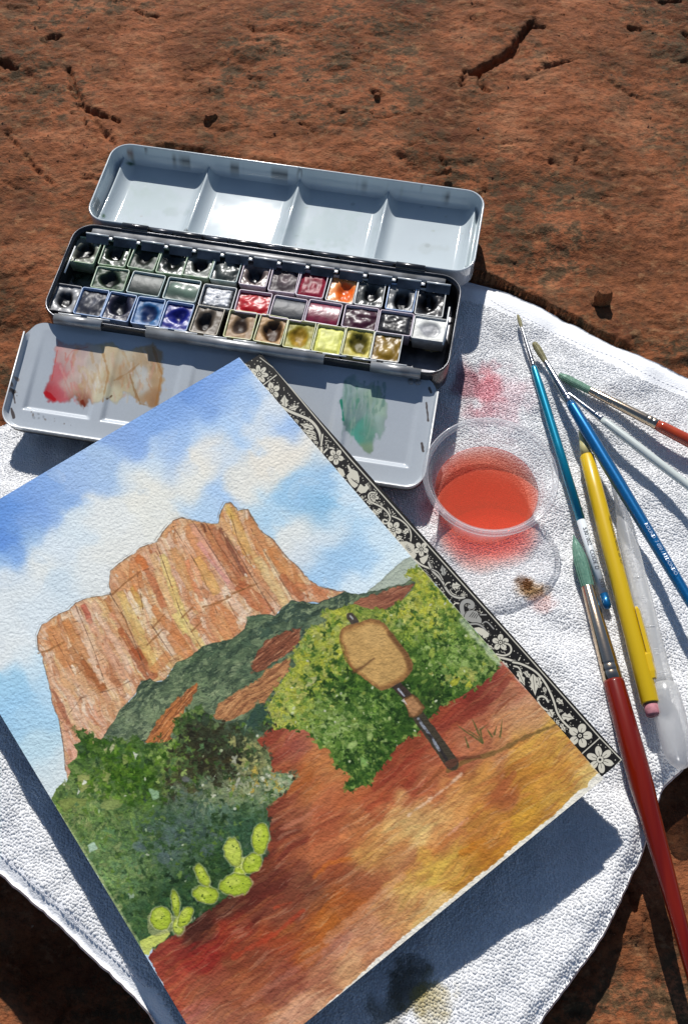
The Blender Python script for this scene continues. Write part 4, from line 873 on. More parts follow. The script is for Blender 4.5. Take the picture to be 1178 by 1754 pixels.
MS = [(90, 1080, (196, 128, 74)), (100, 1150, (206, 146, 98)), (130, 1180, (202, 148, 100)), (110, 1230, (206, 140, 108)), (120, 1290, (204, 142, 118)), (150, 1240, (206, 140, 104)), (200, 1180, (198, 136, 92)), (160, 1100, (212, 170, 138)), (200, 1120, (206, 148, 112)), (240, 1000, (204, 138, 84)), (215, 1060, (214, 182, 112)), (260, 1120, (206, 168, 98)),
        (300, 930, (206, 138, 84)), (330, 980, (206, 138, 92)), (300, 1030, (204, 132, 76)), (350, 1080, (196, 116, 66)), (400, 1060, (206, 150, 110)), (380, 960, (188, 116, 78)), (420, 900, (202, 142, 84)), (470, 970, (196, 120, 68)), (540, 1018, (190, 114, 70)), (450, 1030, (196, 140, 94)), (400, 880, (206, 158, 80))]
cv.wash(MESA, [(x, y, tuple(q*.72+g*.28 for q, g in zip(c, (228, 196, 164)))) for x, y, c in MS], 18, 0.8, 2.0, 1, 5, 0.2, 0.1)
for c_, a_, lx, ly, th, sd in (((232, 214, 188), .7, 30, 13, .22, 300), ((216, 176, 146), .55, 34, 16, .15, 304), ((178, 108, 66), .5, 36, 12, .25, 308), ((224, 190, 126), .5, 30, 12, .3, 312)):
    cv.tex(MESA, c_, a_, lx, ly, 1.10, th, sd, .05, .22)
SA = 1.10
for c_, a_, lx, ly, th, sd in (((230, 212, 184), .55, 46, 7, .18, 1), ((222, 190, 150), .5, 60, 10, .12, 5), ((158, 92, 54), .5, 50, 8, .22, 9), ((196, 122, 76), .45, 40, 6, .1, 13), ((136, 82, 50), .5, 34, 3.2, .34, 17), ((214, 178, 112), .4, 60, 12, .25, 21), ((206, 142, 120), .35, 50, 9, .28, 25), ((236, 224, 204), .7, 16, 3, .50, 29)):
    cv.tex(MESA, c_, a_*.45, lx, ly, SA, th, sd, .08, .12)
cv.tex(MESA, (120, 76, 48), .35, 22, 2.2, -.45, .45, 33, .06, 0)
def stripes(L):
    for x0, y0, x1, y1, w_, c, *a in L:
        dx, dy = x1-x0, y1-y0; q = math.hypot(dx, dy); nx_, ny_ = -dy/q*w_/2, dx/q*w_/2
        mx_, my_ = (x0+x1)/2+random.uniform(-3, 3), (y0+y1)/2
        cv.fill([(x0+nx_*.7, y0+ny_*.7), (mx_+nx_, my_+ny_), (x1+nx_*.8, y1+ny_*.8), (x1-nx_*.8, y1-ny_*.8), (mx_-nx_, my_-ny_), (x0-nx_*.7, y0-ny_*.7)], c, a[0] if a else .62, 1.3, 2.6, .12, .12)
stripes([(88, 1075, 118, 1140, 26, (194, 122, 66)), (112, 1062, 150, 1130, 18, (190, 118, 60)), (120, 1110, 178, 1180, 18, (168, 100, 52)), (140, 1128, 180, 1182, 12, (150, 80, 40)), (136, 1050, 175, 1170, 9, (222, 184, 150)), (128, 1042, 140, 1062, 14, (218, 190, 165)), (142, 1036, 158, 1068, 11, (170, 66, 48)), (160, 1030, 174, 1052, 12, (206, 160, 130)),
         (152, 1060, 215, 1165, 14, (208, 152, 118)), (170, 1055, 225, 1150, 10, (222, 182, 150)), (182, 1024, 222, 1090, 15, (168, 92, 42)), (190, 1050, 240, 1130, 9, (206, 140, 108)), (205, 1075, 245, 1130, 14, (158, 78, 36)), (228, 1110, 262, 1165, 26, (152, 68, 34)), (192, 1030, 235, 1110, 8, (212, 170, 130)), (205, 1012, 268, 1150, 18, (208, 172, 96)), (225, 1005, 245, 1040, 10, (196, 150, 62)),
         (198, 975, 215, 1010, 18, (200, 140, 92)), (228, 960, 240, 1010, 22, (202, 122, 68)), (232, 952, 250, 975, 16, (200, 98, 40)), (250, 975, 282, 1040, 14, (176, 96, 58)), (262, 948, 305, 1060, 16, (216, 176, 120)), (278, 950, 318, 1065, 16, (220, 196, 108)), (295, 940, 330, 1010, 18, (202, 140, 78)), (310, 1060, 350, 1115, 18, (220, 200, 120)), (300, 1050, 318, 1085, 14, (224, 206, 120)),
         (245, 1024, 262, 1060, 12, (224, 206, 180)), (272, 1078, 298, 1122, 15, (220, 196, 170)), (262, 1040, 320, 1110, 16, (194, 116, 62)), (290, 1085, 330, 1128, 26, (196, 122, 70)), (262, 1150, 290, 1120, 18, (198, 124, 72)), (318, 900, 352, 960, 20, (206, 134, 82)), (328, 896, 400, 1010, 16, (212, 150, 122)), (340, 930, 392, 1000, 9, (206, 140, 130)), (338, 955, 372, 1018, 20, (216, 162, 84)), (320, 960, 345, 1030, 9, (214, 128, 84)),
         (348, 898, 408, 1000, 16, (176, 104, 58)), (362, 898, 420, 1005, 15, (172, 98, 62)), (376, 903, 420, 985, 7, (108, 56, 42)), (344, 895, 352, 912, 4, (80, 42, 30)), (360, 1035, 400, 1090, 38, (196, 118, 66)), (388, 1015, 425, 1060, 15, (224, 196, 168)), (408, 1000, 462, 1050, 26, (174, 88, 48)), (428, 1010, 440, 1030, 12, (206, 140, 96)), (396, 870, 425, 950, 18, (206, 154, 78)), (388, 866, 400, 890, 10, (208, 168, 80)),
         (425, 890, 470, 970, 22, (194, 124, 72)), (420, 930, 450, 980, 12, (206, 158, 92)), (440, 955, 492, 1042, 18, (212, 184, 124)), (452, 940, 500, 1030, 8, (226, 206, 164)), (462, 940, 520, 1015, 26, (194, 122, 66)), (480, 985, 520, 1025, 16, (168, 92, 56)), (505, 1000, 560, 1018, 14, (198, 118, 74)), (90, 1180, 118, 1240, 9, (160, 92, 66)), (104, 1185, 125, 1238, 8, (222, 186, 140)), (100, 1165, 128, 1180, 12, (212, 160, 110))])
for P in ([(66, 1119), (84, 1114), (110, 1100)], [(193, 1018), (215, 998), (240, 980)], [(262, 1075), (282, 1052)], [(252, 1105), (280, 1078)], [(312, 1058), (330, 1040)], [(328, 1082), (345, 1065)], [(348, 1040), (375, 1032), (395, 1022)], [(388, 1022), (420, 1008), (440, 1000)]):
    cv.line(P, 3.2, (135, 88, 48), .7, .9, .2, 1.2)
for P, wd in (([(268, 930), (310, 1050), (345, 1110)], 1.3), ([(296, 900), (345, 980), (372, 1050)], 1.2), ([(330, 893), (352, 925), (400, 1000), (418, 1010)], 1.6), ([(352, 894), (372, 930), (412, 985)], 1.6), ([(380, 905), (415, 960), (470, 1052)], 2.0), ([(188, 1015), (215, 1060), (255, 1160)], 1.8), ([(130, 1038), (160, 1110), (182, 1175)], 1.4),
              ([(236, 985), (246, 1050), (300, 1130)], 1.5), ([(430, 905), (462, 960), (500, 1025)], 1.2), ([(90, 1085), (130, 1160)], 1.0), ([(105, 1240), (140, 1195), (178, 1185)], 1.0), ([(255, 1165), (238, 1120), (215, 1080)], 1.2), ([(176, 1186), (200, 1178), (232, 1162)], 1.2), ([(455, 1010), (478, 1040)], 1.4), ([(395, 880), (408, 925), (430, 965)], 1.3)):
    cv.line(P, wd, (92, 62, 44), .6, .6, .3, 1.0)
cv.line(MESA[:48], 1.2, (95, 80, 66), .65, .5, 0, .8, .15); cv.line([(x-3, y-2) for x, y in MESA[8:48]], .8, (110, 100, 92), .45, .5, 0, 1.0, .3)
for k in range(260):
    x, y = random.uniform(70, 560), random.uniform(865, 1300)
    if polydist(np.array([x]), np.array([y]), MESA)[0] > 9:
        L_ = random.uniform(8, 34); dx, dy = .5+random.uniform(-.1, .1), .86
        cv.line([(x, y), (x+dx*L_*.5, y+dy*L_*.5), (x+dx*L_, y+dy*L_)], random.uniform(.7, 2.4), random.choice([(150, 88, 50), (176, 104, 62), (120, 74, 48), (226, 200, 160), (206, 160, 96), (214, 140, 100)]), random.uniform(.25, .6), .6, .5, .8)
cv.dabs(MESA, 90, [(230, 212, 186), (170, 96, 54), (206, 150, 90)], (1, 3), (.4, .8), (1, 2.5), ang=1.0, warp=1.2)
# dark slope below the mesa
SLOPE = [(172, 1268), (190, 1242), (206, 1216), (232, 1190), (242, 1166), (256, 1163), (268, 1168), (284, 1164), (302, 1135), (322, 1128), (340, 1112), (356, 1104), (378, 1100), (398, 1094), (420, 1078), (424, 1056), (446, 1052), (472, 1055), (484, 1040), (500, 1029), (545, 1034), (570, 1022), (592, 1014), (612, 1018), (650, 1010), (690, 1000), (715, 985), (712, 1005),
         (680, 1060), (620, 1090), (570, 1120), (540, 1160), (510, 1220), (470, 1262), (440, 1270), (380, 1300), (300, 1300), (200, 1290)]
cv.wash(SLOPE, [(260, 1180, (52, 68, 54)), (240, 1210, (88, 104, 78)), (200, 1250, (84, 100, 78)), (220, 1240, (128, 140, 104)), (300, 1170, (70, 88, 64)), (280, 1210, (132, 146, 106)), (340, 1140, (76, 96, 66)), (330, 1180, (112, 130, 88)), (300, 1240, (120, 136, 98)), (380, 1120, (66, 86, 64)), (400, 1150, (84, 102, 74)), (440, 1080, (58, 78, 62)), (420, 1110, (70, 90, 66)), (370, 1190, (110, 128, 92)), (360, 1230, (88, 104, 80)),
       (500, 1050, (60, 78, 64)), (560, 1038, (62, 80, 66)), (640, 1014, (76, 92, 74)), (700, 1000, (96, 108, 84))], 18, .8, 2.4, 1, 8, .2, .16)
for c_, a_, l_, th, sd in (((52, 68, 52), .6, 9, .08, 40), ((134, 148, 108), .55, 10, .2, 44), ((158, 168, 122), .5, 6, .34, 48), ((44, 60, 48), .55, 5, .26, 52), ((104, 122, 84), .4, 14, .05, 56)):
    cv.tex(SLOPE, c_, a_, l_*1.6, l_*.8, -.55, th, sd, .05, .2)
cv.dabs(SLOPE, 160, [(48, 64, 50), (60, 78, 58), (92, 108, 76), (128, 142, 102), (148, 158, 112), (72, 92, 70)], (1.5, 4.5), (.25, .6), (1, 1.8), warp=2.4)
def rockpatch(P, c, light, dark, n, ang_):
    cv.fill(P, c, .95, 1.2, 5.0, .2, .12)
    for k_, (cc, th) in enumerate(((light, .15), (dark, .2), (c, .1), (dark, .35))): cv.tex(P, cc, .6, 30, 3.6, ang_, th, int(P[0][0])+k_*5, .06, .2, 1.5)
    x0, x1 = min(p[0] for p in P), max(p[0] for p in P); y0, y1 = min(p[1] for p in P), max(p[1] for p in P)
    for k in range(n*3):
        x, y = random.uniform(x0, x1), random.uniform(y0, y1)
        if polydist(np.array([x]), np.array([y]), P)[0] > 3:
            L_ = random.uniform(10, 26); cv.line([(x-math.cos(ang_)*L_/2, y-math.sin(ang_)*L_/2), (x+math.cos(ang_)*L_/2, y+math.sin(ang_)*L_/2)], random.uniform(.8, 2.4), random.choice([light, dark, dark, c]), .55, .6, .5, 1)
rockpatch([(430, 1142), (438, 1118), (462, 1094), (490, 1082), (516, 1074), (514, 1096), (498, 1118), (470, 1134), (440, 1152)], (132, 74, 50), (196, 140, 100), (84, 44, 32), 16, -.62)
rockpatch([(364, 1227), (378, 1206), (410, 1182), (440, 1164), (470, 1138), (500, 1124), (494, 1150), (470, 1182), (450, 1208), (424, 1218), (398, 1236), (374, 1234)], (178, 120, 74), (208, 150, 98), (118, 70, 44), 22, -.62)
rockpatch([(248, 1272), (262, 1248), (286, 1216), (310, 1190), (336, 1172), (338, 1182), (320, 1212), (304, 1236), (292, 1262), (300, 1270), (286, 1276)], (182, 108, 56), (216, 150, 98), (110, 60, 36), 16, -.78)
rockpatch([(592, 1046), (618, 1026), (650, 1014), (700, 1000), (712, 996), (706, 1008), (684, 1030), (660, 1044), (630, 1046)], (152, 92, 66), (190, 132, 100), (116, 64, 48), 12, -.4)
# red earth
GROUND = [(440, 1255), (462, 1240), (500, 1225), (600, 1200), (700, 1180), (740, 1170), (800, 1150), (862, 1130), (885, 1152), (1050, 1334), (386, 1885), (255, 1640), (262, 1628), (302, 1580), (330, 1560), (362, 1530), (400, 1500), (430, 1460), (440, 1400), (440, 1330), (440, 1290)]
GS = [(470, 1262, (146, 62, 42)), (500, 1275, (150, 76, 62)), (525, 1272, (168, 92, 72)), (480, 1310, (138, 60, 40)), (540, 1300, (184, 112, 54)), (510, 1335, (176, 98, 42)), (560, 1322, (186, 116, 64)), (600, 1350, (176, 92, 50)), (490, 1375, (126, 58, 38)), (520, 1400, (162, 94, 60)), (480, 1430, (108, 50, 34)), (560, 1400, (166, 82, 50)), (600, 1425, (190, 112, 62)), (640, 1372, (166, 72, 42)), (560, 1360, (180, 100, 60)),
      (700, 1330, (146, 54, 34)), (680, 1300, (140, 60, 36)), (760, 1290, (166, 84, 54)), (735, 1330, (176, 96, 60)), (800, 1262, (178, 108, 72)), (850, 1178, (122, 46, 36)), (872, 1165, (164, 88, 66)), (780, 1232, (142, 54, 38)), (820, 1212, (126, 44, 32)), (880, 1195, (204, 150, 110)), (860, 1225, (196, 138, 92)), (905, 1225, (196, 142, 92)), (850, 1270, (196, 130, 80)), (830, 1240, (180, 104, 70)),
      (920, 1280, (206, 152, 62)), (945, 1265, (206, 160, 72)), (965, 1305, (190, 128, 48)), (1000, 1318, (206, 174, 100)), (900, 1330, (184, 124, 44)), (862, 1350, (164, 90, 46)), (820, 1340, (194, 132, 62)), (780, 1365, (208, 146, 78)), (745, 1400, (208, 158, 92)), (700, 1415, (218, 182, 110)), (680, 1400, (212, 164, 96)), (760, 1440, (200, 124, 66)), (830, 1420, (194, 130, 52)), (900, 1390, (192, 138, 44)), (950, 1360, (198, 146, 58)),
      (830, 1465, (186, 120, 34)), (790, 1500, (192, 134, 46)), (745, 1490, (204, 162, 66)), (770, 1470, (202, 156, 62)), (700, 1530, (208, 164, 82)), (680, 1480, (188, 128, 78)), (640, 1460, (204, 152, 76)), (650, 1430, (200, 140, 76)), (620, 1500, (152, 86, 52)), (560, 1450, (176, 92, 54)), (500, 1470, (118, 50, 34)), (460, 1500, (98, 42, 30)), (420, 1520, (82, 36, 26)), (540, 1520, (112, 60, 40)), (600, 1545, (172, 88, 34)), (570, 1490, (150, 72, 40)),
      (560, 1585, (176, 94, 32)), (500, 1560, (106, 42, 28)), (440, 1560, (102, 38, 27)), (380, 1550, (78, 36, 25)), (330, 1592, (70, 33, 24)), (400, 1610, (142, 44, 27)), (350, 1640, (138, 32, 26)), (290, 1635, (130, 42, 33)), (300, 1690, (164, 66, 46)), (430, 1650, (126, 60, 36)), (480, 1615, (152, 64, 34)), (520, 1600, (168, 88, 36)), (585, 1620, (176, 114, 90)), (620, 1580, (188, 130, 92)), (680, 1565, (192, 136, 84)),
      (640, 1625, (192, 134, 96)), (560, 1680, (168, 102, 72)), (480, 1690, (140, 74, 54)), (420, 1700, (152, 80, 50)), (360, 1700, (146, 74, 50)), (500, 1735, (200, 144, 110)), (400, 1750, (156, 88, 62)), (340, 1740, (166, 92, 76)), (600, 1665, (206, 156, 106)), (720, 1560, (208, 168, 98)), (560, 1720, (204, 150, 112)), (480, 1660, (132, 62, 44)), (400, 1800, (170, 110, 90))]
cv.wash(GROUND, GS, 17, .9, 2.2, 1, 17, .1, .09)
gd = [(g[2], g[0], g[1]) for g in GS]
for c_, a_, lx, ly, th, sd in (((120, 56, 34), .28, 60, 10, .1, 60), ((206, 150, 96), .26, 70, 9, .16, 64), ((96, 44, 28), .25, 34, 5, .28, 68), ((196, 110, 52), .28, 50, 8, .2, 72), ((226, 196, 160), .28, 40, 4, .42, 76)):
    cv.tex(GROUND, c_, a_*.7, lx, ly, -.62, th, sd, .07, .15)
for k in range(330):
    c0, x0, y0 = random.choice(gd); x = x0+random.gauss(0, 18); y = y0+random.gauss(0, 14)
    if polydist(np.array([x]), np.array([y]), GROUND)[0] < 4: continue
    f_ = random.uniform(.78, 1.22); cv.ell(x, y, random.uniform(6, 26), random.uniform(1.5, 5), -.62+random.gauss(0, .22), tuple(min(240, q*f_) for q in c0), random.uniform(.2, .5), 1.6, 2.2, .1)
for P, wd, c_, al in (([(742, 1462), (800, 1405), (840, 1380)], 6, (186, 108, 50), .5), ([(690, 1500), (740, 1470), (800, 1475), (840, 1430)], 4, (200, 140, 60), .5), ([(700, 1395), (770, 1345), (790, 1325)], 5, (222, 190, 160), .65), ([(768, 1430), (800, 1402)], 5, (212, 150, 120), .6), ([(440, 1455), (520, 1430), (580, 1400)], 8, (150, 70, 42), .5),
                      ([(480, 1420), (530, 1395), (545, 1380)], 7, (190, 116, 86), .6), ([(400, 1640), (470, 1600), (520, 1560)], 9, (176, 56, 30), .55), ([(540, 1500), (560, 1480), (600, 1470)], 8, (196, 104, 34), .6), ([(470, 1555), (500, 1545)], 5, (180, 62, 34), .6), ([(560, 1610), (640, 1540), (690, 1500)], 14, (196, 140, 104), .4), ([(420, 1720), (520, 1650), (600, 1600)], 12, (186, 120, 94), .4),
                      ([(640, 1350), (700, 1300), (760, 1260)], 12, (138, 48, 32), .45), ([(790, 1235), (850, 1190), (872, 1160)], 13, (122, 44, 32), .55), ([(520, 1700), (600, 1640), (700, 1560)], 4, (150, 90, 66), .35), ([(850, 1360), (870, 1340), (880, 1325)], 14, (158, 82, 44), .6), ([(740, 1510), (760, 1480), (790, 1450)], 12, (206, 172, 70), .35), ([(790, 1460), (830, 1440)], 12, (190, 112, 28), .6)):
    cv.line(P, wd, c_, al, 2.2, .35, 3.5)
cv.line([(768, 1320), (800, 1302), (850, 1288), (900, 1262), (956, 1240)], 9, (112, 84, 42), .8, 1.6, .45, 2.5); cv.line([(756, 1318), (735, 1340), (715, 1358)], 8, (138, 72, 40), .7, 2, .3, 2.5); cv.line([(775, 1300), (820, 1296)], 7, (96, 50, 34), .7, 1.8, .3, 2)
cv.line([(848, 1222), (870, 1200), (890, 1186)], 3, (136, 72, 44), .7, 1, .3, 1.2)
for P in ([(826, 1272), (812, 1240), (808, 1232)], [(826, 1272), (800, 1255), (782, 1242)], [(826, 1272), (822, 1250), (836, 1240)], [(802, 1280), (796, 1262)], [(842, 1262), (832, 1246)], [(846, 1258), (850, 1244)], [(856, 1262), (859, 1238), (860, 1232)], [(826, 1272), (818, 1262), (800, 1250)]): cv.line(P, 3.4, (86, 84, 42), .85, .7, .7, .8)
# shrub behind the sign
SH = [(560, 1046), (580, 1042), (604, 1036), (640, 1044), (662, 1044), (688, 1030), (706, 1010), (712, 994), (696, 984), (702, 975), (720, 972), (738, 990), (760, 1018), (790, 1052), (822, 1088), (850, 1118), (856, 1136), (842, 1158), (815, 1176), (780, 1198), (752, 1212), (738, 1228), (716, 1256), (700, 1262), (668, 1290), (650, 1318), (634, 1340), (612, 1350),
      (600, 1356), (592, 1346), (604, 1330), (586, 1318), (570, 1300), (566, 1284), (548, 1282), (536, 1262), (520, 1250), (496, 1248), (470, 1250), (458, 1232), (460, 1208), (470, 1190), (482, 1166), (496, 1150), (508, 1140), (500, 1122), (514, 1104), (522, 1084), (534, 1072), (556, 1072), (560, 1058)]
cv.wash(SH, [(705, 988, (176, 168, 26)), (735, 1012, (152, 156, 34)), (600, 1060, (160, 164, 60)), (575, 1070, (172, 172, 50)), (560, 1084, (164, 168, 78)), (530, 1108, (162, 168, 84)), (545, 1135, (146, 152, 40)), (500, 1160, (180, 178, 60)), (476, 1205, (186, 184, 76)), (520, 1222, (152, 168, 60)), (560, 1175, (74, 108, 28)), (540, 1180, (150, 158, 60)), (600, 1200, (52, 88, 28)), (640, 1230, (44, 84, 22)), (590, 1160, (72, 110, 30)), (700, 1240, (42, 74, 24)),
      (660, 1280, (42, 78, 22)), (625, 1320, (36, 72, 22)), (570, 1250, (120, 150, 64)), (600, 1290, (78, 116, 40)), (740, 1060, (118, 142, 46)), (700, 1060, (132, 152, 46)), (775, 1085, (104, 130, 52)), (750, 1110, (74, 108, 36)), (800, 1120, (92, 122, 46)), (838, 1140, (120, 138, 70)), (780, 1160, (56, 88, 26)), (730, 1165, (46, 76, 22)), (760, 1190, (50, 80, 22)), (740, 1215, (44, 56, 36)), (650, 1052, (136, 146, 72)), (680, 1200, (44, 76, 22)), (470, 1240, (176, 172, 66)), (820, 1110, (122, 140, 72))], 17, .8, 3.2, 1, 12, .12, .14)
reg = lambda x0, y0, x1, y1: [(x0, y0), (x1, y0), (x1, y1), (x0, y1)]
for c_, a_, l_, th, sd in (((40, 74, 22), .5, 12, .12, 80), ((92, 126, 44), .45, 9, .15, 84), ((122, 150, 62), .45, 7, .28, 88), ((30, 62, 18), .6, 6, .34, 92), ((70, 106, 34), .4, 16, .0, 96)):
    cv.tex(SH, c_, a_, l_*1.2, l_*.9, .9, th, sd, .05, .25)
YB = [(186, 184, 50), (172, 176, 92), (196, 194, 84), (150, 162, 52), (158, 160, 112)]
for i, (x_, y_, rx_, ry_) in enumerate(((716, 1000, 40, 40), (560, 1080, 60, 36), (500, 1180, 55, 55), (480, 1225, 40, 34), (575, 1125, 30, 46), (690, 1050, 46, 30), (745, 1060, 30, 40))):
    for j, c_ in enumerate(YB[:4]): cv.tex(SH, c_, .75, 9-j, 7-j*.8, .6+j, .05+.09*j, 100+7*i+j*3, .05, .22, 2, (x_, y_, rx_, ry_))
for i, (x_, y_, rx_, ry_) in enumerate(((560, 1240, 55, 50), (620, 1285, 40, 34), (780, 1110, 60, 50), (790, 1160, 40, 22), (640, 1220, 40, 30), (830, 1135, 28, 30))):
    for j, c_ in enumerate(((140, 168, 80), (166, 186, 110), (110, 150, 60))): cv.tex(SH, c_, .75, 8-j, 6-j*.6, .4+j, .16+.12*j, 150+7*i+j*3, .04, .25, 2, (x_, y_, rx_, ry_))
for i, (x_, y_, rx_, ry_) in enumerate(((580, 1175, 50, 44), (640, 1300, 40, 40), (700, 1225, 50, 34), (760, 1180, 50, 24), (600, 1330, 26, 20))):
    cv.tex(SH, (28, 60, 18), .7, 11, 8, .8, .0, 200+i*4, .08, .1, 2, (x_, y_, rx_, ry_))
DG, MG, LG, YG = [(34, 66, 20), (26, 56, 18), (46, 84, 26)], [(70, 108, 36), (90, 126, 44), (58, 96, 30)], [(136, 164, 72), (160, 182, 104), (122, 156, 58)], [(186, 186, 56), (172, 178, 84), (196, 194, 96), (158, 168, 60)]
cv.leaves(SH, 170, DG, (3, 6.5), (.4, .75)); cv.leaves(SH, 170, MG, (3, 6), (.4, .75))
for cen, cols, n in (((716, 1000, 22, 26), YG, 40), ((575, 1085, 36, 22), YG, 60), ((500, 1165, 30, 34), YG, 60), ((482, 1225, 24, 18), YG, 36), ((690, 1050, 30, 18), YG+MG, 40), ((560, 1235, 34, 30), LG, 60), ((620, 1285, 26, 22), LG+MG, 44), ((775, 1105, 40, 34), LG+MG, 70), ((785, 1155, 28, 14), YG+LG, 30), ((640, 1215, 30, 22), MG+LG, 34),
                     ((590, 1180, 34, 26), DG, 40), ((640, 1305, 26, 24), DG, 36), ((700, 1225, 34, 22), DG, 36), ((735, 1180, 26, 16), DG, 26)): cv.leaves(SH, n, cols, (2.6, 6), (.55, .92), cen=cen)
cv.dabs(SH, 60, [(150, 166, 70), (60, 96, 30), (176, 180, 80)], (1.8, 4), (.3, .65), (1, 2), warp=2.6)
cv.dabs(SH, 60, [(206, 208, 176), (190, 200, 140)], (.8, 2.2), (.5, .9), (1, 2), warp=1)
for x, y, r_, c_ in ((604, 1275, 10, (158, 182, 104)), (624, 1305, 9, (130, 170, 86)), (632, 1263, 8, (150, 172, 96)), (741, 1118, 8, (160, 176, 70)), (778, 1168, 8, (178, 176, 50)), (792, 1150, 9, (150, 164, 76)), (500, 1212, 9, (176, 190, 86)), (512, 1148, 9, (178, 180, 60)), (534, 1166, 9, (170, 172, 110)), (668, 1228, 6, (176, 190, 120))):
    cv.ell(x, y, r_, r_*.7, random.uniform(0, 3), c_, .85, .8, 4.5, .2)
# left bushes
LB = [(128, 1246), (140, 1254), (152, 1258), (166, 1270), (178, 1262), (190, 1270), (202, 1266), (218, 1274), (232, 1264), (250, 1274), (272, 1272), (296, 1270), (304, 1256), (300, 1240), (318, 1222), (330, 1224), (340, 1212), (352, 1222), (364, 1234), (384, 1240), (420, 1232), (440, 1206), (450, 1204), (462, 1222), (470, 1240), (452, 1258), (440, 1268), (458, 1286), (466, 1306),
      (464, 1322), (500, 1326), (504, 1334), (494, 1352), (470, 1372), (456, 1384), (462, 1410), (462, 1440), (450, 1476), (420, 1510), (380, 1544), (350, 1562), (326, 1582), (300, 1600), (268, 1622), (240, 1628), (215, 1580), (60, 1340), (88, 1370), (96, 1352), (112, 1340), (122, 1322), (116, 1310), (130, 1300), (136, 1286), (124, 1276), (138, 1270)]
LB = [p for p in LB if p != (60, 1340)]
cv.wash(LB, [(x, y, tuple(min(235, q*1.16) for q in c)) for x, y, c in [(200, 1310, (44, 78, 12)), (230, 1340, (50, 88, 12)), (160, 1285, (48, 80, 18)), (142, 1322, (92, 116, 56)), (112, 1370, (100, 124, 48)), (150, 1385, (118, 136, 72)), (150, 1345, (60, 92, 30)), (212, 1365, (52, 88, 14)), (290, 1290, (112, 140, 60)), (262, 1300, (76, 108, 34)), (212, 1395, (116, 134, 72)), (180, 1425, (72, 104, 40)), (160, 1455, (96, 128, 76)), (200, 1480, (106, 134, 72)), (280, 1420, (50, 76, 52)), (255, 1460, (54, 82, 40)), (230, 1430, (60, 92, 34)),
      (330, 1400, (66, 86, 70)), (300, 1470, (68, 88, 76)), (250, 1520, (54, 80, 38)), (222, 1500, (96, 124, 64)), (230, 1570, (46, 76, 42)), (300, 1520, (38, 68, 40)), (350, 1460, (46, 70, 32)), (350, 1500, (36, 64, 28)), (400, 1450, (44, 74, 48)), (380, 1400, (72, 94, 76)), (420, 1385, (66, 90, 60)), (430, 1425, (46, 74, 50)), (340, 1270, (52, 54, 38)), (370, 1262, (44, 46, 32)), (330, 1310, (54, 48, 26)), (385, 1300, (48, 48, 32)), (400, 1240, (66, 80, 60)),
      (440, 1230, (52, 74, 60)), (305, 1338, (52, 42, 28)), (400, 1330, (54, 54, 36)), (440, 1290, (124, 126, 80)), (425, 1345, (158, 150, 82)), (470, 1345, (106, 122, 92)), (372, 1352, (126, 136, 92)), (280, 1570, (32, 62, 34)), (350, 1330, (70, 72, 44)), (440, 1370, (96, 112, 84))]], 17, .8, 3.0, 1, 12, .15, .16)
for c_, a_, l_, th, sd in (((38, 66, 26), .5, 13, .1, 220), ((84, 116, 52), .4, 10, .18, 224), ((116, 138, 72), .4, 8, .32, 228), ((30, 54, 28), .5, 7, .32, 232), ((64, 92, 62), .4, 18, .1, 236)):
    cv.tex(LB, c_, a_, l_*1.2, l_*.9, .9, th, sd, .06, .22)
for i, (x_, y_, rx_, ry_, cs) in enumerate(((150, 1400, 60, 60, ((128, 148, 78), (106, 136, 70), (150, 162, 98))), (210, 1490, 50, 60, ((120, 144, 82), (96, 130, 84), (140, 156, 96))), (285, 1300, 26, 30, ((130, 156, 72), (156, 176, 96))), (340, 1360, 60, 40, ((106, 122, 96), (84, 104, 90), (140, 152, 116))),
        (300, 1440, 70, 50, ((76, 98, 86), (92, 110, 98))), (430, 1290, 30, 34, ((176, 174, 106), (140, 144, 84), (196, 190, 120))), (445, 1345, 56, 26, ((190, 192, 150), (150, 160, 112), (202, 178, 76))), (170, 1330, 40, 26, ((136, 148, 84),)))):
    for j, c_ in enumerate(cs): cv.tex(LB, c_, .8, 9-j, 7-j, .5+j*.8, .1+.13*j, 240+9*i+j*3, .04, .25, 2, (x_, y_, rx_, ry_))
for i, (x_, y_, rx_, ry_, c_) in enumerate(((360, 1270, 60, 40, (40, 40, 26)), (340, 1310, 50, 34, (52, 46, 26)), (400, 1300, 40, 34, (44, 44, 30)), (430, 1235, 24, 30, (48, 70, 58)), (300, 1560, 50, 40, (28, 54, 30)), (370, 1490, 50, 36, (30, 56, 26)), (215, 1330, 50, 40, (46, 80, 12)), (410, 1440, 40, 40, (38, 68, 44)))):
    cv.tex(LB, c_, .85, 9, 7, .8, -.05, 330+i*4, .06, .15, 2, (x_, y_, rx_, ry_)); cv.tex(LB, tuple(q*1.7 for q in c_), .5, 5, 4, .8, .36, 370+i*4, .05, .1, 2, (x_, y_, rx_, ry_))
cv.leaves(LB, 260, [(40, 68, 26), (54, 86, 34), (30, 56, 28), (72, 100, 50)], (3, 7), (.35, .7))
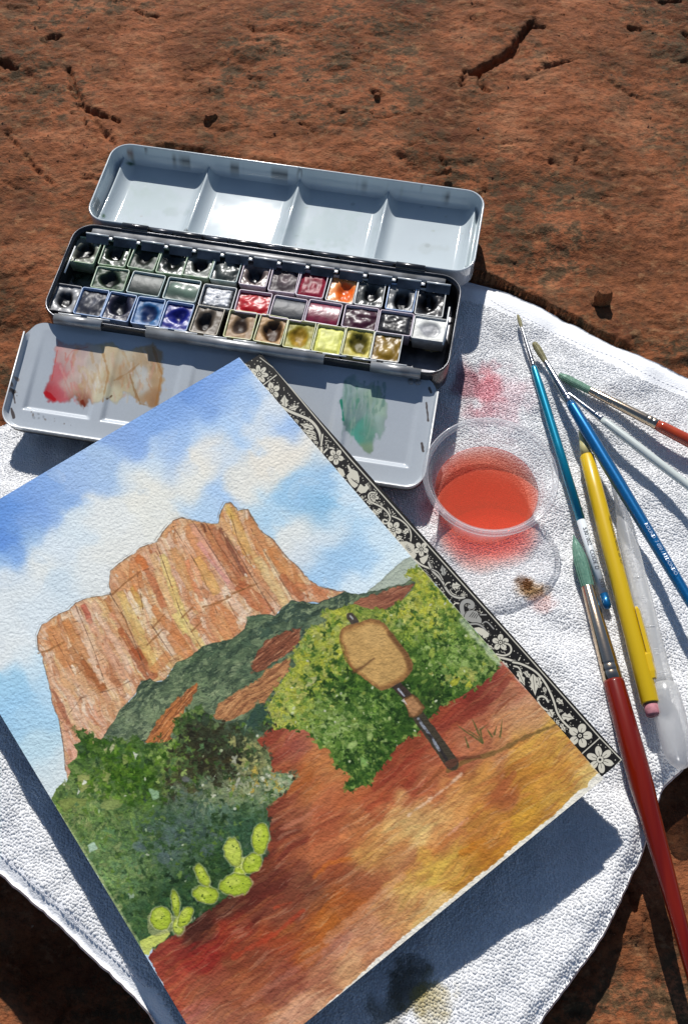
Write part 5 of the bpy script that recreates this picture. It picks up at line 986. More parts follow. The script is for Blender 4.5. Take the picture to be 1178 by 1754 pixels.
for cen, cols, n in (((150, 1390, 40, 40), [(124, 146, 72), (100, 132, 64), (150, 162, 96)], 80), ((205, 1480, 30, 44), [(112, 142, 80), (92, 128, 78), (136, 154, 92)], 60), ((285, 1300, 18, 20), [(132, 160, 70), (110, 142, 56), (156, 178, 92)], 40), ((215, 1325, 40, 30), [(40, 76, 12), (56, 96, 18)], 60), ((350, 1270, 38, 26), [(40, 40, 26), (52, 50, 30), (64, 72, 48)], 80), ((370, 1310, 40, 20), [(44, 42, 26), (60, 54, 30)], 50),
                     ((435, 1290, 20, 22), [(168, 168, 98), (190, 182, 110), (60, 70, 42)], 40), ((445, 1345, 36, 14), [(188, 190, 148), (206, 206, 178), (120, 138, 100), (204, 172, 70)], 56), ((320, 1430, 46, 36), [(64, 88, 74), (84, 104, 92), (48, 80, 44)], 60), ((320, 1530, 50, 36), [(30, 58, 30), (44, 76, 38), (24, 48, 24)], 60), ((420, 1430, 26, 30), [(40, 70, 44), (60, 92, 60)], 36), ((375, 1355, 30, 16), [(120, 136, 96), (146, 156, 110)], 30)): cv.leaves(LB, n, cols, (2.8, 6.5), (.5, .88), cen=cen)
cv.dabs(LB, 60, [(60, 90, 40), (120, 140, 84), (40, 66, 34)], (2, 5), (.3, .6), (1, 2), warp=3)
for P, c_ in (([(176, 1318), (190, 1326), (186, 1342), (176, 1336)], (142, 150, 80)), ([(210, 1292), (220, 1294), (220, 1306), (212, 1310)], (134, 146, 76)), ([(132, 1328), (154, 1326), (154, 1344), (140, 1358), (134, 1346)], (146, 150, 82)), ([(100, 1372), (120, 1366), (150, 1368), (148, 1380), (120, 1386), (110, 1392)], (124, 136, 66)), ([(172, 1378), (196, 1364), (212, 1370), (208, 1384), (172, 1390)], (130, 144, 78)), ([(254, 1350), (272, 1356), (274, 1366), (262, 1372)], (140, 172, 132)),
              ([(150, 1448), (162, 1442), (168, 1454), (154, 1460)], (176, 200, 176)), ([(218, 1530), (228, 1528), (230, 1538), (222, 1540)], (160, 180, 150)), ([(176, 1284), (184, 1280), (182, 1292)], (176, 170, 120)), ([(228, 1288), (236, 1292), (232, 1302)], (214, 214, 196)), ([(134, 1350), (138, 1356), (132, 1364)], (214, 214, 200)), ([(144, 1336), (152, 1340), (142, 1344)], (222, 222, 208)), ([(158, 1262), (164, 1268), (160, 1274)], (206, 176, 120)), ([(196, 1264), (200, 1278), (190, 1290), (188, 1284)], (190, 186, 140))):
    cv.fill(P, c_, .85, .8, 1.8, .1)
cv.leaves(LB, 120, [(96, 130, 44), (118, 148, 64), (84, 118, 70)], (2.5, 5.5), (.45, .8)); cv.leaves(LB, 60, [(88, 124, 30), (108, 146, 44)], (3, 6), (.5, .85), cen=(200, 1320, 45, 30)); cv.leaves(SH, 70, [(112, 146, 52), (146, 172, 84)], (2.5, 5), (.45, .8))
cv.dabs(LB, 36, [(196, 206, 160), (176, 196, 150), (214, 216, 190)], (.9, 2.4), (.5, .85), (1, 2.4), warp=1.2); cv.dabs(SH, 30, [(210, 216, 160), (220, 222, 190)], (.9, 2.2), (.5, .85), (1, 2.4), warp=1.2)
cv.ell(318, 1335, 7, 5, 0, (96, 96, 100), .7); cv.ell(238, 1450, 12, 8, .4, (92, 108, 116), .5); cv.ell(290, 1432, 12, 16, .4, (84, 100, 100), .45); cv.ell(280, 1470, 12, 10, .4, (78, 92, 100), .5); cv.ell(352, 1232, 8, 12, 0, (52, 66, 48), .8, 1, 1, .3); cv.ell(442, 1225, 12, 22, .6, (44, 68, 58), .75, 1, 3)
def fringe(P, n, cols, r_, a_, rng=(0, 999)):
    L_ = [(P[i], P[(i+1) % len(P)]) for i in range(len(P)) if rng[0] <= i < rng[1]]
    for k in range(n):
        (x0, y0), (x1, y1) = random.choice(L_); t = random.random(); x, y = x0+(x1-x0)*t+random.gauss(0, 2.5), y0+(y1-y0)*t+random.gauss(0, 2.5); c = random.choice(cols); th = random.uniform(0, 6.28); R = random.uniform(*r_); A = random.uniform(*a_)
        for j in range(random.randint(1, 3)): tt_ = th+j*1.2; cv.ell(x+math.cos(tt_)*R*.7, y+math.sin(tt_)*R*.7, R*.85, R*.42, tt_, c, A, .7, 1.4, .18)
fringe(SH, 90, [(60, 100, 30), (40, 76, 24), (96, 130, 44), (140, 160, 70)], (2.2, 4.6), (.55, .9), (16, 38)); fringe(SH, 90, [(176, 180, 70), (150, 164, 56), (110, 140, 50), (186, 188, 96)], (2.2, 4.6), (.5, .85), (38, 60)); fringe(SH, 36, [(150, 160, 50), (120, 144, 50)], (2, 4), (.5, .8), (0, 16))
fringe(LB, 110, [(52, 88, 22), (44, 76, 28), (80, 112, 50), (110, 134, 66)], (2.4, 5), (.6, .9), (0, 18)); fringe(LB, 70, [(50, 50, 34), (72, 80, 54), (130, 136, 96), (96, 110, 80)], (2, 4.2), (.5, .85), (18, 44))
# prickly pears
cv.fill([(238, 1612), (262, 1602), (286, 1592), (292, 1600), (280, 1614), (262, 1622), (255, 1636), (246, 1634)], (192, 198, 92), .95, 1, 1.5)
cv.fill([(252, 1570), (262, 1556), (286, 1556), (300, 1572), (296, 1594), (268, 1604), (254, 1598)], (150, 152, 100), .7, 1.5, 2)
for x, y, rx, ry, ro in ((306, 1585, 10, 16, .1), (317, 1571, 10, 20, .5), (301, 1549, 6.5, 23, -.12), (276, 1573, 18, 20, 0), (353, 1532, 22, 14, .25), (346, 1499, 9, 21, -.42), (413, 1486, 11, 16, .2), (432, 1479, 14, 19, .6), (399, 1460, 14.5, 25, -.2), (404, 1515, 27, 18, -.12), (446, 1436, 14, 26, .12)):
    cv.ell(x, y, rx+2.2, ry+2.2, ro, (206, 208, 150), .55, 1.2, 2.6); cv.ell(x, y, rx+.6, ry+.6, ro, (104, 116, 44), .55, .8, 2.0)
    cv.ell(x, y, rx-.2, ry-.2, ro, random.choice([(168, 186, 48), (178, 192, 70), (160, 180, 44)]), .95, .9, 2.4, .25)
    cv.ell(x-rx*.2, y-ry*.3, rx*.5, ry*.4, ro, (192, 200, 86), .6, 2, 2)
    for k in range(int(rx*ry/100)+1): cv.ell(x+random.uniform(-.5, .5)*rx, y+random.uniform(-.5, .5)*ry, 1.5, 1.1, 0, (70, 92, 26), .85, .5, .4)
CT = [(236, 1640), (240, 1590), (300, 1520), (330, 1480), (380, 1430), (430, 1400), (470, 1400), (470, 1470), (440, 1530), (380, 1550), (330, 1600), (270, 1630)]
for j in range(150):
    x, y = random.uniform(240, 465), random.uniform(1405, 1630); a_, b_ = proj(0, 0, 0)
    if polydist(np.array([x]), np.array([y]), CT)[0] < 2: continue
    u0, v0 = cv.uv(x, y); px_ = cv.c[int(min(max(v0, 0), cv.H-1)), int(min(max(u0, 0), cv.W-1))]
    if px_[1] > .55 and px_[0] > .5: cv.ell(x, y, random.uniform(2, 6), random.uniform(1.2, 3), random.uniform(0, 3), random.choice([(150, 172, 40), (196, 204, 96), (132, 154, 40), (184, 196, 70)]), random.uniform(.3, .6), 1, 2)
# signpost
cv.line([(600, 1056), (608, 1066)], 14, (62, 52, 52), .9, .8, 0, 1.5); cv.line([(600, 1055), (604, 1060)], 3, (190, 190, 190), .7)
SG = [(581, 1083), (586, 1076), (598, 1071), (614, 1066), (634, 1060), (648, 1061), (658, 1067), (668, 1082), (684, 1100), (698, 1120), (706, 1136), (706, 1146), (702, 1156), (690, 1166), (676, 1174), (662, 1181), (652, 1182), (644, 1178), (634, 1170), (616, 1156), (606, 1149), (600, 1142), (596, 1132), (590, 1118), (586, 1104), (580, 1092)]
cv.line([(676, 1170), (700, 1196)], 17, (56, 44, 40), .97, .8, 0, 1); cv.line([(716, 1226), (774, 1308)], 21, (60, 54, 42), .98, .8, -.1, 1.2); cv.line([(718, 1234), (764, 1300)], 6, (40, 36, 38), .8, 1, 0, 1)
cv.line([(716, 1232), (742, 1268), (752, 1286)], 5, (150, 156, 166), .8, .8, .2, 1.5, .35); cv.line([(682, 1180), (692, 1192)], 4, (170, 174, 186), .85, .8, .3, 1, .1)
cv.fill([(760, 1308), (772, 1300), (786, 1298), (782, 1310), (770, 1318)], (92, 54, 40), .8, 1, 1.5)
cv.fill(SG, (132, 90, 52), .98, 1.1, 1.8); 
for k, c_ in ((2.5, (146, 102, 54)), (5, (172, 128, 72)), (8, (188, 148, 86))):
    ctr = np.array([643, 1121.]); S2 = [tuple(ctr+(np.array(p)-ctr)*(1-k/52)+np.array([-1.5, .5])) for p in SG]; cv.fill(S2, c_, .8, 3.2, 1.6, 0, .1)
cv.ell(640, 1090, 26, 18, .6, (200, 160, 98), .4, 6, 1); cv.line([(668, 1086), (694, 1122), (702, 1146)], 9, (92, 58, 34), .6, 3, .2, 2); cv.line([(606, 1150), (622, 1142), (640, 1128)], 6, (78, 48, 28), .75, 2.5, .7, 1.2); cv.line([(582, 1096), (592, 1130), (608, 1150)], 3, (120, 74, 36), .7, 1.5)
cv.fill([(688, 1198), (706, 1188), (716, 1196), (728, 1212), (722, 1222), (708, 1230), (700, 1228), (696, 1212)], (120, 82, 48), .98, .9, 1, .2); cv.fill([(692, 1200), (706, 1192), (722, 1212), (708, 1226), (702, 1222)], (168, 120, 78), .9, 2, 1.2); cv.fill([(686, 1200), (692, 1196), (696, 1206)], (206, 200, 196), .8)
# bare paper along the lower edges
cv.fill([(1060, 1336), (1026, 1322), (1010, 1334), (1004, 1348), (990, 1354), (980, 1366), (964, 1378), (950, 1394), (936, 1404), (905, 1430), (878, 1452), (846, 1478), (800, 1515), (760, 1548), (712, 1586), (700, 1596), (660, 1630), (380, 1885), (420, 1900), (1070, 1380)], (224, 220, 206), .95, .9, 2.8)
cv.line([(1006, 1300), (1033, 1334)], 5, (222, 218, 205), .5, 2, 0, 2); cv.line([(412, 614), (700, 948), (862, 1136), (900, 1180)], 2.5, (224, 222, 214), .5, 1.2, 0, 1.2)
cv.line([(790, 1062), (838, 1118), (856, 1138)], 9, (206, 210, 190), .55, 3, .3, 3); cv.line([(88, 1372), (150, 1468), (245, 1628)], 5, (190, 196, 140), .5, 1.5, 0, 2)
cv.gain = 0.98; cv.sat = 0.93
img = cv.image('watercolor_landscape', 0.045)
M_paper = mat_image('cold_pressed_paper', img, 0.9, 0.55, 720, 0.15)
def flat_plate(name, corners, z0, z1, m, parent, uv=None, over=None):
    """solid plate with the given top corners (mm heights relative)"""
    n = len(corners); V_ = [BL_(p)+Vector((0, 0, z0*MM)) for p in corners]+[BL_(p)+Vector((0, 0, z1*MM)) for p in corners]
    F_ = [tuple(range(n-1, -1, -1)), tuple(range(n, 2*n))]+[(i, (i+1) % n, n+(i+1) % n, n+i) for i in range(n)]
    o = mesh(name, V_, F_, m, parent, False); return o
sh = flat_plate('painted_sheet', [cBL, cBR, cTR, cTL], -.45, 0, M_paper, block)
def planar_uv(o, org, U, V_, parent):
    u = o.data.uv_layers.new(name='UVMap'); U = Vector(U); V_ = Vector(V_)
    for l in o.data.loops:
        p = o.data.vertices[l.vertex_index].co + parent.location - org; u.data[l.index].uv = (p.dot(U)/U.dot(U), p.dot(V_)/V_.dot(V_))
# non-orthogonality is tiny, solve the 2x2 exactly
def skew_uv(o, org, U, V_, parent):
    u = o.data.uv_layers.new(name='UVMap'); a, b, c_, d = U.dot(U), U.dot(V_), V_.dot(U), V_.dot(V_); D_ = a*d-b*c_
    for l in o.data.loops:
        p = o.data.vertices[l.vertex_index].co + parent.location - org; r1, r2 = p.dot(U), p.dot(V_); u.data[l.index].uv = ((r1*d-r2*b)/D_, (a*r2-c_*r1)/D_)
skew_uv(sh, cBL, cBR-cBL, cTL-cBL, block)

# printed cover border that shows along the right of the sheet
kTR, kBR = unp(447, 605, -.5), unp(1066, 1300, -.5)
Ud = kBR-kTR; Vd = Vector((Ud.y, -Ud.x, 0)).normalized()*0.026
if (cTL-kTR).dot(Vd) < 0: Vd = -Vd
bc = Canvas(kTR[:], Ud[:], Vd[:], 2100, 210, np.array([12, 11, 13])/255)
WHT = (226, 220, 200)
class Zm:
    def __init__(s, ox, oy, k): s.ox, s.oy, s.k = ox, oy, k
    def __call__(s, *P): return [(s.ox+x/s.k, s.oy+y/s.k) for x, y in P]
    def line(s, P, w_, c_=WHT, taper=0, dark=True):
        P = s(*P)
        # smooth
        for _ in range(2):
            Q = [P[0]]
            for a, b in zip(P[:-1], P[1:]): Q += [(a[0]*.75+b[0]*.25, a[1]*.75+b[1]*.25), (a[0]*.25+b[0]*.75, a[1]*.25+b[1]*.75)]
            P = Q+[P[-1]]
        if dark: bc.line(P, w_/s.k+2.2, (22, 21, 22), 1, .4, 0, 0)
        bc.line(P, w_/s.k, c_, 1, .35, taper, 0)
    def poly(s, P, c_=WHT): q = s(*P); bc.fill(q, (22, 21, 22), 1, .4, 0); ctr = np.mean(q, 0); bc.fill([tuple(ctr+(np.array(p)-ctr)*.94) for p in q], c_, 1, .4, 0, 0, 0)
    def flower(s, x, y, r, n=5, ph=0.3, c_=WHT, ring=.16):
        (X, Y), = s((x, y)); r = r/s.k; bc.ell(X, Y, r*.95, r*.95, 0, (22, 21, 22), 1, .4, 0)
        for i in range(n):
            a = ph+2*math.pi*i/n; px_, py_ = X+math.cos(a)*r*.62, Y+math.sin(a)*r*.62; bc.ell(px_, py_, r*.38, r*(.33 if n < 6 else .24), a, c_, 1, .35, .35)
            bc.line([(X+math.cos(a)*r*.2, Y+math.sin(a)*r*.2), (X+math.cos(a)*r*.62, Y+math.sin(a)*r*.62)], .7, (22, 21, 22), .9, .3, 0, 0)
        bc.ell(X, Y, r*.27, r*.27, 0, (22, 21, 22), 1, .3, 0); bc.ell(X, Y, r*ring*1.25, r*ring*1.25, 0, c_, 1, .3, 0); bc.ell(X, Y, r*ring*.5, r*ring*.5, 0, (22, 21, 22), 1, .3, 0)
    def leaf(s, x0, y0, x1, y1, w_, c_=WHT):
        (a, b), (c2, d) = s((x0, y0), (x1, y1)); L_ = math.hypot(c2-a, d-b)+1e-6; w2 = w_/s.k; nx_, ny_ = -(d-b)/L_*w2/2, (c2-a)/L_*w2/2
        f_ = lambda t, k: (a+(c2-a)*t+nx_*k, b+(d-b)*t+ny_*k)
        P = [f_(0, .15), f_(.22, .9), f_(.38, .5), f_(.55, 1), f_(.7, .45), f_(1, 0), f_(.72, -.5), f_(.55, -1), f_(.38, -.5), f_(.2, -.9), f_(0, -.15)]
        bc.fill(P, (22, 21, 22), 1, 1.2, 0); bc.fill(P, c_, 1, .4, 0, 0, 0); bc.line([f_(.05, 0), f_(.8, 0)], .7, (22, 21, 22), .9, .3, 0, 0)
# stipple ground
rs_ = random.Random(21)
for k in range(150):
    t = rs_.random(); v_ = rs_.uniform(4, 19)/26; p = kTR+Ud*t+Vd*v_; x, y = proj(p.x, p.y, p.z); q = rs_.uniform(0, 6.28); R = rs_.uniform(2.4, 4.6); sg = rs_.choice((-1, 1))
    bc.line([(x+R*(1-.11*i)*math.cos(q+sg*i*.6), y+R*(1-.11*i)*math.sin(q+sg*i*.6)) for i in range(8)], 1.15, WHT, .95, .35, .4, 0)
    for m_ in (0, 2): bc.ell(x+R*1.5*math.cos(q-sg*m_*.5), y+R*1.5*math.sin(q-sg*m_*.5), 2.0, .9, q+m_, WHT, .95, .35, 0)
rd = random.Random(4)
for i in range(0, 132):
    for j in range(0, 5):
        t = (i+.5*(j % 2)+rd.uniform(-.3, .3))/132; v_ = (3.4+j*3.0+rd.uniform(-.6, .6))/26
        p = kTR+Ud*t+Vd*v_; x, y = proj(p.x, p.y, p.z); r_ = .0 + rd.uniform(1.0, 1.5); bc.ell(x, y, r_*.8, r_*.8, 0, WHT, .95, .35, 0)
a = Zm(420, 600, 6.544)
a.line([(165, 75), (330, 200)], 9, dark=False); a.flower(155, 262, 105, 7, .1); a.line([(200, 382), (348, 272)], 13)
a.flower(298, 448, 95, 5, -.5); a.leaf(440, 640, 440, 490, 95); a.leaf(490, 655, 600, 625, 70); a.line([(300, 490), (330, 540)], 20, taper=.6)
a.line([(400, 625), (520, 690), (640, 735), (740, 780), (820, 880), (850, 980), (850, 1080), (862, 1160)], 30); a.line([(866, 940), (850, 1060)], 20); a.line([(880, 1140), (930, 1085), (990, 1090), (1020, 1150)], 20); a.line([(930, 1090), (925, 1050)], 12)
for q in (((770, 870), (610, 815), 70), ((790, 930), (640, 890), 60), ((800, 990), (690, 940), 60), ((820, 1040), (760, 1010), 40), ((600, 800), (545, 760), 34)): a.leaf(*q[0], *q[1], q[2])
a.flower(1015, 1188, 90)
b = Zm(560, 760, 5.89)
b.poly([(195, 205), (215, 200), (245, 245), (285, 260), (310, 275), (328, 330), (330, 380), (310, 430), (280, 450), (250, 430), (215, 380), (190, 320), (225, 280)]); b.poly([(95, 240), (120, 230), (165, 255), (185, 310), (160, 335), (120, 290)]); b.poly([(330, 400), (400, 400), (430, 440), (390, 490), (340, 500), (295, 465)])
for k in range(4): bc.line(b((245+k*16, 345+k*12), (270+k*14, 372+k*10), (300+k*8, 365+k*14)), .9, (22, 21, 22), .95, .3, 0, 0)
bc.line(b((335, 380), (375, 415)), 4, (22, 21, 22), .95, .4, 0, 0)
for k in range(9): bc.line(b((395+k*4, 400+k*8), (430+k*3, 380+k*10)), .8, WHT, .9, .3, .5, 0)
b.flower(470, 530, 55); b.line([(485, 490), (440, 482), (410, 520), (440, 585), (530, 620), (600, 670), (640, 735), (625, 790), (580, 805), (556, 780), (575, 755), (605, 770)], 16); b.leaf(500, 690, 560, 650, 60); b.leaf(460, 660, 520, 720, 50); b.leaf(400, 570, 460, 610, 40); b.leaf(540, 590, 560, 630, 30)
b.leaf(345, 520, 370, 560, 30); b.flower(668, 860, 85); b.line([(655, 725), (740, 760), (820, 830), (850, 900), (843, 975)], 14); b.line([(640, 700), (620, 650)], 10); b.leaf(770, 900, 830, 850, 60); b.leaf(700, 960, 760, 930, 60)
b.poly([(700, 960), (725, 978), (800, 975), (870, 1005), (908, 1055), (910, 1120), (885, 1172), (780, 1080)], (222, 216, 196)); b.flower(950, 1058, 75); b.poly([(928, 1150), (1030, 1108), (1010, 1170), (975, 1215), (945, 1195)])
b.line([(885, 1170), (950, 1222), (1040, 1255), (1100, 1290)], 18); b.line([(1030, 1170), (1045, 1240), (1075, 1300)], 12); b.line([(1030, 1180), (1060, 1170), (1068, 1190), (1045, 1195)], 6)
c = Zm(720, 930, 6.544)
c.line([(90, 215), (130, 310), (200, 370), (255, 440), (285, 510), (350, 585), (430, 615), (490, 605)], 24, (200, 196, 182)); c.line([(130, 290), (200, 320), (250, 410)], 13, (200, 196, 182)); c.leaf(265, 360, 240, 240, 70, (180, 178, 168)); c.line([(275, 470), (300, 440), (330, 438)], 14); c.leaf(350, 480, 450, 470, 90); c.line([(330, 520), (350, 560), (400, 580)], 10); c.leaf(450, 575, 510, 580, 40)
for k in range(7): c.line([(40+k*22, 290+k*38), (90+k*22, 330+k*38)], 9, (190, 186, 172), .6)
c.line([(370, 690), (390, 665), (425, 672)], 16)
GR = (170, 168, 160)
c.line([(480, 800), (462, 740), (462, 680), (500, 645), (550, 645), (588, 680), (580, 715), (550, 710)], 46, GR)
for k in range(34):
    t_ = k/33; aa = math.pi*(1.15-1.35*t_); x0 = 520+math.cos(aa)*70; y0 = 710-math.sin(aa)*70; bc.line(c((x0, y0), (x0+math.cos(aa)*18, y0-math.sin(aa)*18)), .7, GR, .9, .3, .6, 0)
c.poly([(488, 800), (520, 755), (580, 742), (640, 760), (660, 810), (690, 850), (690, 900), (640, 910), (580, 890), (520, 870), (482, 840)], GR)
for k in range(4): bc.line(c((548+k*24, 822+k*6), (590+k*18, 768+k*10)), 1.0, (22, 21, 22), .95, .3, 0, 0)
c.line([(670, 800), (735, 800)], 15, GR); c.line([(690, 900), (740, 865), (820, 958)], 14, GR); c.line([(560, 905), (640, 900), (700, 935), (730, 980)], 20, GR)
c.poly([(590, 945), (650, 935), (710, 955), (730, 975), (775, 1010), (765, 1050), (715, 1070), (670, 1030), (620, 990)]); bc.ell(*c((690, 1040))[0], 1.1, 1.1, 0, (22, 21, 22))
for k in range(6): bc.line(c((735+k*8, 990+k*9), (760+k*7, 975+k*10)), .7, WHT, .9, .3, .5, 0)
c.flower(895, 1110, 95, 5, -.3); c.line([(945, 1118), (1000, 1135), (1022, 1190), (1000, 1240), (930, 1262), (850, 1240)], 20); c.line([(870, 1275), (980, 1300), (1090, 1335), (1190, 1370)], 24); c.line([(1100, 1310), (1115, 1280)], 14); c.leaf(900, 1330, 990, 1390, 60); c.leaf(720, 1130, 830, 1190, 44)
d = Zm(880, 1120, 5.89)
d.line([(-10, 80), (60, 92), (150, 130), (240, 190), (310, 280), (360, 370), (405, 480), (440, 610), (530, 720), (628, 790)], 20); d.line([(0, 120), (50, 130), (70, 180)], 16)
for q in (((40, 170), (110, 320), 70), ((110, 170), (170, 250), 50), ((190, 200), (215, 420), 90), ((240, 230), (270, 340), 60), ((300, 330), (320, 400), 40), ((350, 560), (390, 640), 90), ((430, 660), (450, 720), 40), ((470, 700), (520, 790), 50), ((480, 620), (610, 650), 90), ((430, 450), (500, 505), 60), ((450, 560), (500, 580), 30), ((370, 380), (385, 376), 12)): d.leaf(*q[0], *q[1], q[2])
d.line([(240, 480), (240, 440), (275, 420), (320, 435), (345, 480)], 20); d.line([(245, 480), (270, 530), (340, 570)], 18)
d.flower(665, 822, 125, 5, -1.3, ring=.12); d.line([(690, 1000), (868, 842)], 12)
bc.fill(d((700, 1005), (866, 850), (1075, 1062), (905, 1245)), (22, 21, 22), 1, .3, 0)
for k in range(60):
    x, y = rd.uniform(715, 1060), rd.uniform(860, 1235)
    if polydist(np.array([x]), np.array([y]), [(705, 1005), (866, 855), (1070, 1062), (905, 1235)])[0] > 12: bc.ell(*d((x, y))[0], 1.1, 1.1, 0, WHT, .95, .35, 0)
d.flower(868, 1064, 140, 6, .35, ring=.2)
# frame lines
bc.line([a(( 330, 200))[0], a((1178, 1215))[0], b((1178, 1200))[0], c((1178, 1240))[0], d((860, 836))[0], d((1084, 1066))[0]], 2.0, WHT, 1, .4, 0, 0); bc.line([d((1084, 1066))[0], d((903, 1248))[0]], 2.0, WHT, 1, .4, 0, 0)
bc.gain = 0.85
M_border = mat_image('printed_cover', bc.image('woodcut_border', 0.02), 0.6, 0.03, 300, 0.12)
u_ = Ud.normalized(); v_ = Vd.normalized()
cp = [kTR, kBR, kBR+v_*.026, kTR+v_*.026]
co_ = flat_plate('cover_border', cp[::-1], -1.2, -.5+.0, M_border, block); planar_uv(co_, kTR, Ud, Vd, block)
M_side = mat('black_glued_edge', (0.014, 0.013, 0.014), 0.5)
flat_plate('page_stack', [cBL, kBR+v_*.001-u_*.001, kTR+v_*.001+u_*.001, cTL], -4.7, -1.25, M_side, block)
flat_plate('backing_sheet', [cBL+(cTL-cBL)*.002, cBR+(cTR-cBR)*.002, cTR, cTL], -1.2, -.47, mat('paper_edge', (.5, .5, .47), .8), block)

# ------------------------------------------------------------------ lettering helper: real letters laid flat or round a handle
M_ink = mat('black_ink', (0.02, 0.02, 0.025), 0.5); M_silver = mat('silver_print', (0.42, 0.50, 0.60), 0.35, 0.3)
def letters(name, text, size, place, m, parent, center=True, spacing=1.0):
    cu = bpy.data.curves.new('lettering', 'FONT'); cu.body = text; cu.size = size; cu.resolution_u = 2; cu.space_character = spacing
    cu.align_x = 'CENTER' if center else 'LEFT'; cu.align_y = 'CENTER'; ob = bpy.data.objects.new('lettering', cu); COL.objects.link(ob)
    bpy.context.view_layer.update(); me = bpy.data.meshes.new_from_object(ob.evaluated_get(bpy.context.evaluated_depsgraph_get()))
    bpy.data.objects.remove(ob); bpy.data.curves.remove(cu)
    for v_ in me.vertices: v_.co = place(v_.co.x, v_.co.y)
    me.materials.clear(); me.materials.append(m); me.name = name; o = bpy.data.objects.new(name, me); COL.objects.link(o); o.parent = parent; return o
t0, t1 = unp(706, 945, -.5), unp(694, 932, -.5); tdir = (t1-t0).normalized(); tup = Vector((-tdir.y, tdir.x, 0)); tc_ = BL_((t0+t1)/2)
letters('printed_year', '1492', 2.0*MM, lambda x, y: tc_+tdir*x+tup*y+Vector((0, 0, .02*MM)), M_ink, block)

# ------------------------------------------------------------------ cup of rinse water
cupc = unp(840, 812, 0); M_cup = mat_clear('clear_plastic', (0.985, 0.985, 0.99), 0.045, fres=1.5)
M_cuprim = mat_clear('clear_plastic_rim', (0.98, 0.98, 0.98), 0.26, fres=1.6)
CB = -29.5
cup = empty('plastic_cup', (cupc.x, cupc.y, CB*MM)); tag(cup, 'small round clear plastic cup half full of orange red rinse water, standing on the towel', 'cup')
v, f = lathe([(0.01, .5), (15.5, .5), (16.5, .9), (20.4, .4), (21.2, .9), (21.8, 2.2), (24.6, 14), (27.0, 26.6), (28.0, 27.0), (28.9, 28.6)], 72); mesh('cup_wall', v, f, M_cup, cup)
v, f = lathe([(28.5, 27.4), (28.7, 28.8), (29.5, 29.3), (29.9, 28.9), (30.2, 29.4), (30.9, 29.3), (31.2, 28.4), (31.0, 27.4)], 96); mesh('cup_rim', v, f, M_cuprim, cup)
wm = bpy.data.materials.new('rinse_water'); wm.use_nodes = True; N = wm.node_tree.nodes; L = wm.node_tree.links; N.remove(N['Principled BSDF'])
out = N['Material Output']; tr = N.new('ShaderNodeBsdfTransparent'); gl = N.new('ShaderNodeBsdfGlossy'); gl.inputs['Roughness'].default_value = .03; pw = N.new('ShaderNodeMath'); pw.operation = 'POWER'; pw.inputs[1].default_value = 5; lf = N.new('ShaderNodeLayerWeight'); lf.inputs[0].default_value = .5; L.new(lf.outputs['Facing'], pw.inputs[0]); fr = N.new('ShaderNodeMath'); fr.operation = 'MULTIPLY_ADD'; fr.inputs[1].default_value = .6; fr.inputs[2].default_value = .02; L.new(pw.outputs[0], fr.inputs[0])
mx = N.new('ShaderNodeMixShader'); dw = N.new('ShaderNodeBsdfDiffuse'); dw.inputs[0].default_value = (.60, .10, .05, 1); mw = N.new('ShaderNodeMixShader'); ge = N.new('ShaderNodeNewGeometry'); sx_ = N.new('ShaderNodeSeparateXYZ'); L.new(ge.outputs['True Normal'], sx_.inputs[0]); gt = N.new('ShaderNodeMath'); gt.operation = 'GREATER_THAN'; gt.inputs[1].default_value = .6; L.new(sx_.outputs[2], gt.inputs[0]); g2 = N.new('ShaderNodeMath'); g2.operation = 'MULTIPLY_ADD'; g2.inputs[1].default_value = .46; g2.inputs[2].default_value = .02; L.new(gt.outputs[0], g2.inputs[0]); L.new(g2.outputs[0], mw.inputs[0])
L.new(tr.outputs[0], mw.inputs[1]); L.new(dw.outputs[0], mw.inputs[2]); L.new(fr.outputs[0], mx.inputs[0]); L.new(mw.outputs[0], mx.inputs[1]); L.new(gl.outputs[0], mx.inputs[2]); L.new(mx.outputs[0], out.inputs['Surface'])
va = N.new('ShaderNodeVolumeAbsorption'); va.inputs['Color'].default_value = (.998, .30, .08, 1); va.inputs['Density'].default_value = 140
vs = N.new('ShaderNodeVolumeScatter'); vs.inputs['Color'].default_value = (1, .25, .10, 1); vs.inputs['Density'].default_value = 18
ad = N.new('ShaderNodeAddShader'); L.new(va.outputs[0], ad.inputs[0]); L.new(vs.outputs[0], ad.inputs[1]); L.new(ad.outputs[0], out.inputs['Volume'])
v, f = lathe([(.01, 1.4), (15.3, 1.4), (16.4, 1.7), (20.3, 1.3), (21.4, 2.6), (24.1, 13.4), (24.35, 14.0), (23.6, 13.75), (.01, 13.75)], 72); mesh('rinse_water', v, f, wm, cup)
for a_, z_ in ((2.2, 20), (0.35, 22)):
    v, f = lathe([(.01, 0), (.35, .1), (.45, .4), (.3, .75), (.01, .85)], 12); o = mesh('water_drop', v, f, M_cuprim, cup); o.location = (26.1*math.cos(a_)*MM, 26.1*math.sin(a_)*MM, z_*MM)

